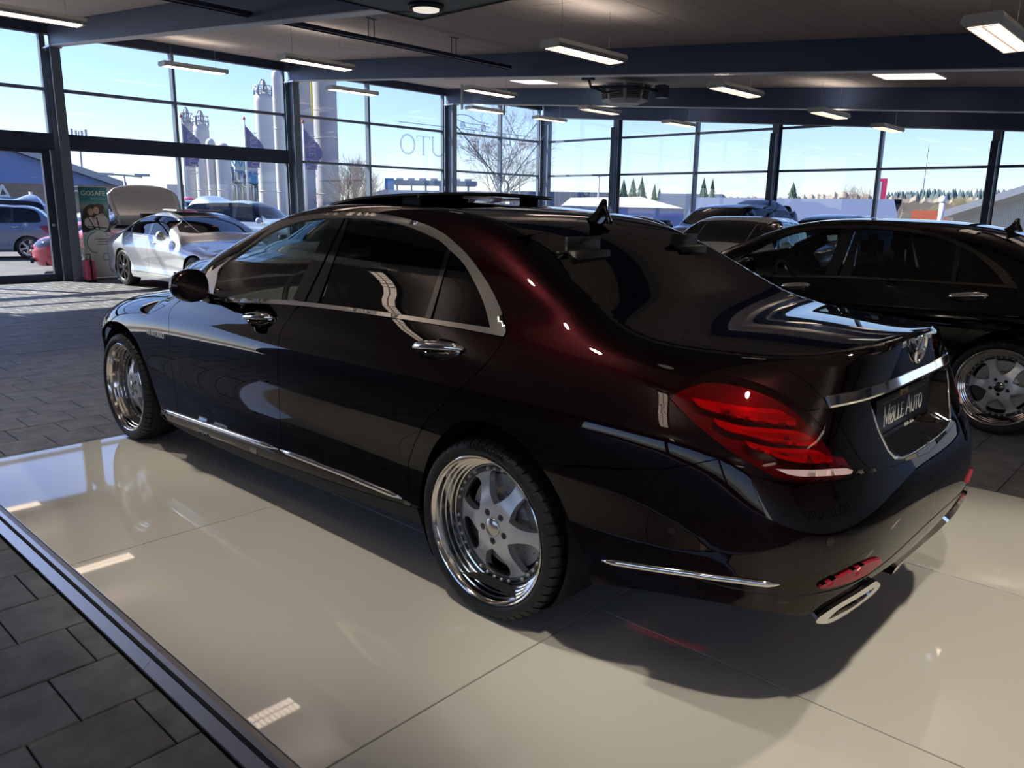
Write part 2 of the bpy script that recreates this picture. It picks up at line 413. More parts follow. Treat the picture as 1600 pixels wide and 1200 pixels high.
# glazed door left of the first column
d1 = structure('window_5', MB().box((.2,YA-.06,4.51),(2.75,YA+.10,4.74)), M['framedark'])
part('transom', (.2,YA-.10,2.43),(2.65,YA+.06,2.73), M['framedark'], d1); part('transom', (.2,YA-.07,3.50),(2.65,YA+.05,3.555), M['frame'], d1)
part('mullion', (2.60,YA-.06,FZ),(2.70,YA+.06,4.51), M['frame'], d1)
pane(d1, (.2,YA-.004,2.73),(2.6,YA+.004,3.50)); pane(d1, (.2,YA-.004,3.555),(2.6,YA+.004,4.51))
door = structure('door_1', MB().box((2.44,YA-.05,FZ),(2.58,YA+.05,2.43)), M['framedark'])
part('door_stile', (.62,YA-.05,FZ),(.76,YA+.05,2.43), M['framedark'], door); part('door_rail', (.76,YA-.05,FZ+.005),(2.44,YA+.05,.085), M['framedark'], door)
part('door_rail', (.76,YA-.05,2.36),(2.44,YA+.05,2.43), M['framedark'], door); pane(door, (.76,YA-.004,.085),(2.44,YA+.004,2.36))
MB().lathe([(0,.03),(-.03,.03),(-.05,.02),(-.05,0)], 16, 'y', (2.51,YA-.05,1.02)).build('door_lock', M['galv'], door)
# ---- side window wall (x = 17)
def window_b(n, y0, y1, ym):
    fr = structure('window_%d' % n, MB().box((XB-.05,y0,FZ),(XB+.05,y1,.06)), M['frame'])
    def zt(y): return 3.02+.083*y+.05
    ys = [y0]+ym+[y1]
    for y in ym: part('mullion', (XB-.10,y-.035,.06),(XB+.05,y+.035,zt(y)), M['frame'], fr)
    part('transom', (XB-.07,y0+.05,2.468),(XB+.05,y1-.05,2.522), M['frame'], fr)
    if zt(y0) > 3.6: part('transom', (XB-.07,y0+.05,3.515),(XB+.05,y1-.05,3.57), M['frame'], fr)
    elif zt(y1) > 3.6: part('transom', (XB-.07,(3.57-3.07)/.083,3.515),(XB+.05,y1-.05,3.57), M['frame'], fr)
    for a, b in zip(ys[:-1], ys[1:]):
        pane(fr, (XB-.004,a+.03,.06),(XB+.004,b-.03,2.468))
        mb = MB(); mb.prism([(a+.03,2.522),(b-.03,2.522),(b-.03,zt(b)),(a+.03,zt(a))], XB-.004, XB+.004, 'x'); mb.build('pane', M['glassroom'], fr)
window_b(6, 12.2, YA, []); window_b(7, 7.3, 12.2, [9.65]); window_b(8, 2.4, 7.3, [4.8]); window_b(9, -2.5, 2.4, [-.1]); window_b(10, -8, -2.5, [-5.2])
# fascia above the side glazing
mb = MB(); mb.prism([(-8,ceil_z(-8)-.35),(YA,ceil_z(YA)-.35),(YA,ceil_z(YA)+.05),(-8,ceil_z(-8)+.05)], XB-.02, XB+.06, 'x'); tag(mb.build('fascia_panel', M['beam']), kind='structure')
# dark pillar jackets standing in front of the side columns
for y in (12.2,7.3,2.4):
    zt = 3.02+.083*y-.22
    tag(MB().box((16.58,y-.07,FZ),(16.68,y+.07,zt),0,.01).build('pillar_jacket', M['framedark']), kind='structure')
# ---- unseen walls: white back wall with the firm's name on it (mirrored in the boot lid), dark left wall with a window band added to soften the shadows
wall_back = structure('wall_back', MB().box((-9.2,-8.2,FZ),(XB+.1,-8,2.9)), M['wall'])
wall_left = structure('wall_left', MB().box((-9.2,5,FZ),(-9,YA+.1,4.8)).box((-9.2,-8.2,FZ),(-9,5,.4)).box((-9.2,-8.2,2.5),(-9,5,4.2)), M['walldark'])
for k in range(4): y = -8.1+4.3*k; part('post', (-9.2,y-.1,.4),(-9,y+.1,2.5), M['walldark'], wall_left)
for k in range(3): y = -8.1+4.3*k; part('pane', (-9.1,y+.1,.4),(-9.09,y+4.2,2.5), M['glassroom'], wall_left)  # unseen panes, added to let in soft fill light
serif_text(MB(), 'MØLLE AUTO', .62, lambda u,v,d: (4.2-u*1.3,-7.995+d,1.45+v), .10, .055, each=lambda m: m.build('wall_letter', M['black_print'], wall_back))
# ---- glass lettering and line drawing on the window wall
gl = tag(empty('window_lettering', (16.35,YA-.02,2.87)), 'grey serif firm lettering with a car outline on the high silo-side windows', 'lettering')
mb = MB(); wid = serif_text(MB(), 'MØLLE AUTO', 1, lambda u,v,d: (0,0,0)); k = 5.24/(wid*.5)
serif_text(MB(), 'MØLLE AUTO', .5, lambda u,v,d: (-u*k,-d,v), .085, .04, each=lambda m: m.build('letter', M['grey_print'], gl))
part('underline', (-5.24,-.003,.795),(0,0,.815), M['grey_print'], gl)
def gtube(name, pts, r): MB().tube([(x-16.35,0,z-2.87) for x,z in pts], r, 6).build(name, M['grey_print'], gl)
def smooth(pts, n=8):
    P = np.array(pts,float); Q = np.vstack([2*P[0]-P[1],P,2*P[-1]-P[-2]]); o = []
    for i in range(1,len(Q)-2):
        a,b,c,d = Q[i-1:i+3]
        for t in np.linspace(0,1,n,endpoint=False): o.append(tuple(.5*((2*b)+(-a+c)*t+(2*a-5*b+4*c-d)*t*t+(-a+3*b-3*c+d)*t**3)))
    return o+[tuple(P[-1])]
gtube('outline_stroke', smooth([(12.85,3.93),(13.1,4.0),(13.35,4.06),(13.66,4.06),(13.9,3.99),(14.15,3.92),(14.5,3.90)]), .012)
gtube('outline_stroke', smooth([(12.85,3.86),(13.15,3.92),(13.45,3.87),(13.8,3.84),(14.2,3.85),(14.55,3.80)]), .010)
gtube('outline_stroke', [(13.55,3.74),(14.15,3.715)], .008)
for x, z in ((13.45,3.78),(14.29,3.77)):
    MB().lathe([(0,.11),(-.006,.11),(-.008,.07),(-.008,0)], 24, 'y', (x-16.35,0,z-2.87)).build('round_emblem', M['grey_print'], gl)
# ---- wind bracing with tension ring in the third bay
br = tag(empty('wind_brace', (14.98,15.0,2.1)), 'thin steel wind bracing rods meeting in a ring before the glass', 'brace')
def brod(a, b): MB().tube([Vector(a)-Vector((14.98,15.0,2.1)), Vector(b)-Vector((14.98,15.0,2.1))], .014, 8).build('rod', M['frame'], br)
brod((12.9,15.0,3.78),(14.86,15.0,2.22)); brod((16.8,15.0,3.72),(15.1,15.0,2.22)); brod((12.9,15.0,.2),(14.86,15.0,1.98)); brod((16.8,15.0,.2),(15.1,15.0,1.98))
tor = MB(); n = 36
for i in range(n):
    a = 2*PI*i/n
    for j in range(8): b2 = 2*PI*j/8; tor.v.append(((.19+.035*math.cos(b2))*math.cos(a), .035*math.sin(b2), (.19+.035*math.cos(b2))*math.sin(a)))
for i in range(n):
    for j in range(8): tor.f.append((i*8+j,i*8+(j+1)%8,((i+1)%n)*8+(j+1)%8,((i+1)%n)*8+j)); tor.m.append(0); tor.sm.append(True)
tor.build('ring', M['galv'], br)
# ================================================================== OVERHEAD FITTINGS
def make_pendant():
    t = empty('pendant_light')
    L, Wd, H = 1.30, .30, .085
    mb = MB(); pr = [(-Wd/2+.03,0),(Wd/2-.03,0),(Wd/2,.035),(Wd/2-.02,H),(-Wd/2+.02,H),(-Wd/2,.035)]
    mb.prism(pr, 0, L, 'x'); mb.build('housing', M['lamp_body'], t, True)
    for s in (-1,1): part('diffuser', (.05,s*.056-.048,-.004),(L-.05,s*.056+.048,.002), M['lamp_light'], t); part('ceiling_fill', (.08,s*.05-.03,H-.002),(L-.08,s*.05+.03,H+.004), M['fill_up'], t)  # top strips are added fill for the ceiling, not lamp parts
    mb = MB()
    for i in range(25): mb.box((.05+i*(L-.1)/24-.004,-.108,-.010),(.05+i*(L-.1)/24+.004,.108,-.003))
    mb.box((.05,-.008,-.010),(L-.05,.008,-.003)); tag(mb.build('louver', M['lamp_rib'], t), kind='stuff')
    return t
pend0 = make_pendant()
PEND = []
rows = {-.1:[(-7.4),(-3.6),(4.25),(8.0),(11.7),(15.0)], 4.2:[(-3.6),(.1),(4.3),(8.0),(11.62),(14.8)], 9.65:[(-3.6),(.1),(4.26),(8.25),(11.88),(15.35)], 13.95:[(-3.6),(.1),(4.3),(8.08),(12.45),(15.15)], -5.0:[(-7.4),(-3.6),(.1),(4.25),(8.0),(11.7)]}
bay = lambda x: ['left of the first beam','in the first bay','in the first bay','before the second beam','past the second beam','past the third beam','by the far side glazing'][max(0,min(6,int((x+8)/3.7)))]
PL = {(-.1,4.25):'large pendant light cut by the top right corner of the frame',(4.2,4.3):'pendant light below the nearest navy beam, above the boot lid',(4.2,8.0):'pendant light hanging just under the second beam, right of the heater',
 (4.2,11.62):'pendant light on the right with two bright cords, above the side windows',(4.2,14.8):'small pendant light furthest right, against the sky of the side glazing',
 (9.65,4.26):'pendant light crossing the second column top on the left',(9.65,8.25):'pendant light overlapping the third column head, with white rods',(9.65,11.88):'pendant light right below the louvered heater',
 (9.65,15.35):'small pendant light against the middle of the side windows',(13.95,4.3):'pendant light hanging before the bright left window',(13.95,8.08):'pendant light in front of the tall concrete silos',
 (13.95,12.45):'pendant light just above the window lettering drawing',(13.95,15.15):'small pendant light at the room corner column',(9.65,.1):'pendant light cut by the upper left edge of the frame'}
first = True
for y, xs in rows.items():
    for x in xs:
        o = pend0 if first else copy_tree(pend0); first = False
        o.location = (x, y, ceil_z(y)-.55)
        tag(o, PL.get((y,x)), 'pendant light', 'pendant lights under the ceiling boards')
        if not PL.get((y,x)): o['label'] = 'pendant light out of sight above the near half of the hall'
        for dx in (.2,1.1): MB().tube([(dx,0,.085),(dx,0,.55+.0)], .003, 5, cap=False).build('cord', M['galv'], o)
for i,(x, y) in enumerate(((11.05,2.45),(11.25,10.7))):
    mb = MB(); g = [slope_pt(x,y-.31,-.002),slope_pt(x+.62,y-.31,-.002),slope_pt(x+.62,y+.62,-.002),slope_pt(x,y+.62,-.002)]; lo = [(a,b,c-.012) for a,b,c in g]
    mb.add(lo+g, [(3,2,1,0),(0,1,5,4),(1,2,6,5),(2,3,7,6),(3,0,4,7)])
    tag(mb.build('ceiling_light_panel', M['panel_light']), ('flush white ceiling light panel past the second beam, on the right','flush white ceiling light panel left of the louvered heater')[i], 'ceiling light', 'flush ceiling light panels')
# dark track rail on hangers
tr_ = tag(empty('track_rail', (1.6,7.8,3.77)), 'long dark track rail slung under the ceiling boards on short hangers', 'rail')
part('rail', (-1.2,-.03,0),(5.9,.03,.05), M['framedark'], tr_); part('rail_lip', (-1.2,.035,-.012),(5.9,.05,.02), M['framedark'], tr_)
for x in (-.4,1.6,3.0,4.6):
    part('hanger_plate', (x-.09,-.02,.285),(x+.09,.02,.292), M['framedark'], tr_)
    for s in (-.05,.05): MB().tube([(x+s,0,.05),(x+s,0,.29)], .006, 6).build('hanger_rod', M['framedark'], tr_)
# suspended lighting canopy above the display car
cn = tag(empty('lighting_canopy', (0,1.1,2.75)), 'flat blue-grey lighting canopy with corner spotlights hung over the platform', 'canopy')
mb = MB(); mb.box((-1.12,-1.58,0),(1.12,1.58,.045)); mb.build('canopy_sheet', M['canopy'], cn)
for lo, hi in (((-1.13,1.575,-.006),(1.13,1.59,.05)),((-1.13,-1.59,-.006),(1.13,-1.575,.05)),((1.115,-1.58,-.006),(1.13,1.58,.05)),((-1.13,-1.58,-.006),(-1.115,1.58,.05))): part('edge_strip', lo, hi, M['canopy_seam'], cn)
for sx in (-1,1):
    for sy in (-1,1):
        MB().tube([(sx*.837,sy*1.578,-.001),(sx*1.115,sy*1.265,-.001)], .003, 4).build('seam', M['canopy_seam'], cn)
        sp = MB().lathe([(-.03,.10),(-.028,.115),(.0,.12),(.0,.09)], 32, 'z', (sx*.88,sy*1.25,-.002)).build('spotlight', M['canopy_seam'], cn)
        MB().lathe([(-.030,0),(-.036,.05),(-.03,.085),(-.005,.09)], 32, 'z', (sx*.88,sy*1.25,-.004)).build('lens', M['spotlens'], sp)
MB().tube([(.95*math.cos(2*PI*i/48),1.75*math.sin(2*PI*i/48) if abs(1.75*math.sin(2*PI*i/48)) < 1.575 else math.copysign(1.575,math.sin(2*PI*i/48)),-.001) for i in range(49)], .003, 4).build('ring_seam', M['canopy_seam'], cn)
for sx in (-.8,.8):
    for sy in (-1.2,1.2): MB().tube([(sx,sy,.045),(sx,sy,ceil_z(1.1+sy)-2.75)], .006, 6).build('suspension_rod', M['galv'], cn)
for lx, ly, pw in ((-1.55,-1.9,1),(1.6,-1.9,1),(-1.6,1.1,1),(1.6,1.1,1),(-1.5,4.1,1),(1.5,4.1,1)):
    s = bpy.data.lights.new('ceiling_spot', 'SPOT'); s.energy = SPOT_W*pw; s.spot_size = R(80); s.spot_blend = .5; s.shadow_soft_size = .06; s.color = (1,.90,.74)
    o = bpy.data.objects.new('ceiling_spot', s); COL.objects.link(o); o.location = (lx, ly, ceil_z(ly)-.12); o.rotation_euler = Vector((-lx*1.05,0,-3.1)).to_track_quat('-Z','Y').to_euler()
    t = tag(empty('ceiling_downlight', (lx,ly,ceil_z(ly)-.1)), 'small round ceiling downlight out of frame above the platform', 'downlight', 'downlights above the platform')
    MB().lathe([(-.02,.07),(0,.075),(.09,.075)], 24, 'z').build('can', M['lamp_body'], t)
# louvered air heater and its bracket
ht = tag(empty('air_heater', (11.3,8.1,ceil_z(8.1)-.30), R(12)), 'white louvered eight-sided air heater hung under the second bay ceiling', 'heater')
oc = lambda r, k=.42: [(r,-r*k),(r,r*k),(r*k,r),(-r*k,r),(-r,r*k),(-r,-r*k),(-r*k,-r),(r*k,-r)]
mb = MB(); top = oc(.50); bot = oc(.40); v = [(x,y,.19) for x,y in top]+[(x,y,-.14) for x,y in oc(.42)]+[(x,y,-.19) for x,y in oc(.30)]
mb.add(v, [tuple(range(8)),tuple(range(16,24))[::-1]]+[(i+8,(i+1)%8+8,(i+1)%8,i) for i in range(8)]+[(i+16,(i+1)%8+16,(i+1)%8+8,i+8) for i in range(8)])
mb.build('casing', M['heater'], ht, True)
for i in range(8):
    a = Vector((*top[i],.19)); b = Vector((*top[(i+1)%8],.19)); c = Vector((*oc(.42)[i],-.14)); d = Vector((*oc(.42)[(i+1)%8],-.14))
    if (b-a).length < .3: continue
    nrm = (b-a).cross(c-a).normalized(); nrm = nrm if nrm.dot(a+b) > 0 else -nrm
    q = lambda u,v_: (a*(1-u)+b*u)*(1-v_)+(c*(1-u)+d*u)*v_
    o_ = nrm*.004
    MB().add([q(.1,.1)+o_,q(.9,.1)+o_,q(.9,.9)+o_,q(.1,.9)+o_], [(0,1,2,3),(3,2,1,0)]).build('grille_back', M['blackmatt'], ht)
    for k in range(8):
        vv = .14+k*.095; p0 = q(.1,vv)+o_; p1 = q(.9,vv)+o_; p2 = q(.9,vv+.045)+nrm*.03; p3 = q(.1,vv+.045)+nrm*.03
        MB().add([p0,p1,p2,p3,p0+nrm*.004,p1+nrm*.004,p2+nrm*.004,p3+nrm*.004], [(3,2,1,0),(4,5,6,7),(0,1,5,4),(2,3,7,6)]).build('slat', M['heater'], ht)
for sx in (-.2,.2): MB().tube([(sx,0,.19),(sx,0,.30)], .008, 6).build('hanger_rod', M['galv'], ht)
bk = tag(empty('swing_bracket', (10.4,7.6,3.75)), 'dark folding steel bracket fixed beside the louvered heater', 'bracket')
MB().tube([(-.75,.2,.16),(-.72,.15,-.02),(-.2,.05,.03),(.35,-.05,.10),(.95,-.35,.04)], .028, 8).build('arm', M['framedark'], bk)
MB().tube([(-.72,.15,-.02),(-.3,.1,-.08),(.1,.02,.0)], .02, 8).build('arm', M['framedark'], bk); part('clamp', (.85,-.45,-.08),(1.05,-.25,.16), M['framedark'], bk); part('clamp', (-.82,.1,.1),(-.66,.3,.30), M['framedark'], bk)
# white drop rods
t = tag(empty('drop_rods', (0,0,0)), 'pair of white drop rods hanging by the third column lights', 'rod')
for x in (11.79,13.36): MB().tube([(x,13.5,3.93),(x,13.5,ceil_z(13.5)-.012)], .03, 8).build('rod', M['lamp_body'], t)

# ================================================================== LEVEL-SET CAR BODIES
class Spl:
    def __init__(s,pts):
        s.x=np.array([a for a,b in pts],float); s.y=np.array([b for a,b in pts],float); n=len(s.x)
        h=np.diff(s.x); A=np.zeros((n,n)); r=np.zeros(n); A[0,0]=A[-1,-1]=1
        for i in range(1,n-1):
            A[i,i-1]=h[i-1];A[i,i]=2*(h[i-1]+h[i]);A[i,i+1]=h[i]
            r[i]=6*((s.y[i+1]-s.y[i])/h[i]-(s.y[i]-s.y[i-1])/h[i-1])
        s.m=np.linalg.solve(A,r); s.h=h
        s.e0=(s.y[1]-s.y[0])/h[0]; s.e1=(s.y[-1]-s.y[-2])/h[-1]
    def __call__(s,q):
        q0=q; q=np.clip(q,s.x[0],s.x[-1]); i=np.clip(np.searchsorted(s.x,q)-1,0,len(s.x)-2)
        h=s.h[i]; a=(s.x[i+1]-q)/h; b=(q-s.x[i])/h
        v=a*s.y[i]+b*s.y[i+1]+((a**3-a)*s.m[i]+(b**3-b)*s.m[i+1])*h*h/6
        return v+(q0-q)*np.where(q0<q,s.e0,s.e1)
def smax(a,b,k): return np.maximum(a,b)+np.maximum(k-np.abs(a-b),0)**2/(4*k)
def smin(a,b,k): return -smax(-a,-b,k)
class Body:
    """closed car body as a level set; front toward +y, left -x, rear axle at y=0"""
    def __init__(s,d):
        s.W=Spl(d['W']);s.S=Spl(d['S']);s.YR=Spl(d['YR']);s.YF=Spl(d['YF']);s.H=Spl(d['H']);s.CR=Spl(d['CR'])
        s.K=Spl(d['K']);s.G=Spl(d['G']);s.GP=Spl(d['GP']);s.R=Spl(d['R']);s.RC=Spl(d['RC'])
        s.ysr,s.ysf,s.N=d['ysr'],d['ysf'],Spl(d['N']); s.kg=d.get('kg',.08); s.kb=d.get('kb',.07); s.zc=d.get('zc',.55)
        s.bow=d.get('bow',(.22,0.)); s.ym=d.get('ym',1.0); s.nf=d.get('nf',3.2)
    def low(s,x,y,z):
        ax=np.abs(x)+1e-6; w=s.W(y)+s.S(z)
        dr=np.maximum(s.ysr-y,0)/np.maximum(s.ysr-s.YR(z),.2); df=np.maximum(y-s.ysf,0)/np.maximum(s.YF(z)-s.ysf,.2)
        u=ax/np.maximum(w,.05); n=s.N(z)
        g=np.where(y<s.ysr,(u**n+dr**n)**(1/n),np.where(y>s.ysf,(u**s.nf+df**s.nf)**(1/s.nf),u))
        side=(g-1)*w
        top=z-(s.H(y)-s.CR(y)*ax*ax)
        return smax(side,top,np.maximum(s.K(y),.008))
    def green(s,x,y,z):
        ax=np.abs(x); side=(ax-s.G(z)*s.GP(y))*.88
        ye=y+np.where(y>s.ym,s.bow[0],s.bow[1])*ax*ax
        top=(z-(s.R(ye)-s.RC(ye)*ax*ax))*.8
        return smax(side,top,s.kg)
    def F(s,P):
        x,y,z=P[...,0],P[...,1],P[...,2]
        return smin(s.low(x,y,z),s.green(x,y,z),s.kb)
    def nrm(s,P,e=2e-3):
        g=np.stack([s.F(P+d)-s.F(P-d) for d in np.eye(3)*e],-1)
        return g/np.maximum(np.linalg.norm(g,axis=-1,keepdims=True),1e-9)
    def shoot(s,o,d,t0,t1,n=46,level=0.):
        a=np.full(len(d),t0,float); b=np.full(len(d),t1,float)
        for _ in range(n):
            m=(a+b)/2; f=s.F(o+d*m[:,None])-level; i=f<0; a=np.where(i,m,a); b=np.where(i,b,m)
        return o+d*((a+b)/2)[:,None]
    RF=.95
    def cap(s,q,level=0.):
        """capsule chart (s,theta) on the left half -> points"""
        q=np.asarray(q,float); sv,th=q[:,0],q[:,1]
        yo=np.clip(sv,s.ysr,s.ysf); ph=np.clip((sv-yo)/s.RF,-np.pi/2,np.pi/2)
        o=np.stack([0*yo,yo,0*yo+s.zc],1)
        d=np.stack([-np.cos(ph)*np.cos(th),np.sin(ph)*np.cos(th),np.sin(th)],1)
        return s.shoot(o,d,.02,2.2,level=level)
    def uncap(s,P):
        P=np.asarray(P,float); yo=np.clip(P[:,1],s.ysr,s.ysf)
        r=np.hypot(P[:,0],P[:,1]-yo); ph=np.arctan2(P[:,1]-yo,np.maximum(-P[:,0],0)+1e-9)
        return np.stack([yo+ph*s.RF,np.arctan2(P[:,2]-s.zc,r)],1)
    def top(s,q,level=0.):
        q=np.asarray(q,float); o=np.stack([q[:,0],q[:,1],0*q[:,0]+.45],1); d=np.zeros_like(o); d[:,2]=1
        return s.shoot(o,d,0,1.6,level=level)
    def back(s,q,level=0.):
        q=np.asarray(q,float); o=np.stack([q[:,0],0*q[:,0]+s.ysr,q[:,1]],1); d=np.zeros_like(o); d[:,1]=-1
        return s.shoot(o,d,0,2.,level=level)
    def sidep(s,q,level=0.):
        q=np.asarray(q,float); o=np.stack([0*q[:,0],q[:,0],q[:,1]],1); d=np.zeros_like(o); d[:,0]=-1
        return s.shoot(o,d,0,1.5,level=level)
    def chart(s,kind,q,level=0.): return {'cap':s.cap,'top':s.top,'back':s.back,'side':s.sidep}[kind](q,level)
    def unchart(s,kind,P):
        P=np.asarray(P,float)
        if kind=='cap': return s.uncap(P)
        return P[:,{'top':[0,1],'back':[0,2],'side':[1,2]}[kind]]
HERO=dict(
 W=[(-1.3,.925),(-.9,.93),(-.4,.945),(0,.95),(.5,.946),(1.2,.945),(2,.945),(2.7,.945),(3.17,.945),(3.5,.93),(4.1,.90)],
 S=[(.05,-.10),(.16,-.06),(.24,-.022),(.32,-.008),(.42,-.02),(.52,-.022),(.62,-.012),(.72,-.002),(.79,0),(.84,-.008),(.88,-.026),(.93,-.052),(.98,-.078),(1.04,-.105),(1.12,-.15)],
 YR=[(.05,-.98),(.16,-1.04),(.25,-1.10),(.34,-1.165),(.45,-1.20),(.56,-1.205),(.64,-1.19),(.72,-1.158),(.85,-1.118),(.98,-1.098),(1.06,-1.088),(1.12,-1.08),(1.2,-1.07)],
 YF=[(.05,3.80),(.2,3.95),(.4,4.03),(.6,4.04),(.75,4.0),(.85,3.94),(1.,3.86)],
 H=[(-1.3,1.06),(-1.12,1.078),(-.95,1.078),(-.7,1.082),(-.4,1.088),(0,1.08),(.6,1.04),(1.5,1.02),(2.2,1.015),(2.6,1.01),(3.0,.975),(3.4,.925),(3.7,.875),(3.9,.82),(4.05,.73),(4.2,.62)],
 CR=[(-1.3,.12),(-.9,.07),(-.3,.04),(1,.06),(2.5,.10),(3.2,.10),(4,.12)],
 K=[(-1.3,.014),(-1.12,.014),(-1.0,.032),(-.85,.08),(-.5,.14),(0,.2),(1,.2),(2.4,.2),(3.2,.24),(4.1,.2)],
 G=[(.2,.70),(.5,.78),(.75,.85),(.88,.878),(.93,.878),(1.0,.855),(1.1,.80),(1.2,.745),(1.3,.685),(1.38,.638),(1.45,.595),(1.55,.52)],
 GP=[(-.9,.90),(-.5,.93),(-.2,.965),(.1,.99),(.5,1),(1.5,1.0),(2.2,1.0),(2.6,.98)],
 R=[(-1.1,.0),(-1.,.4),(-.8,.85),(-.6,1.0),(-.4,1.094),(-.2,1.198),(0,1.310),(.2,1.398),(.4,1.445),(.7,1.476),(1.0,1.486),(1.3,1.486),(1.6,1.468),(1.9,1.41),(2.2,1.30),(2.5,1.16),(2.8,.95),(3.0,.6),(3.1,0.)],
 RC=[(-.6,.02),(-.3,.03),(0,.06),(.3,.06),(.8,.06),(1.5,.05),(2.3,.05)],
 ysr=-.28,ysf=3.1,N=[(.3,4.8),(.6,4.7),(.8,4.1),(.95,3.4),(1.05,2.9),(1.2,2.8)],nf=3.2,bow=(.22,.0),ym=1.0)

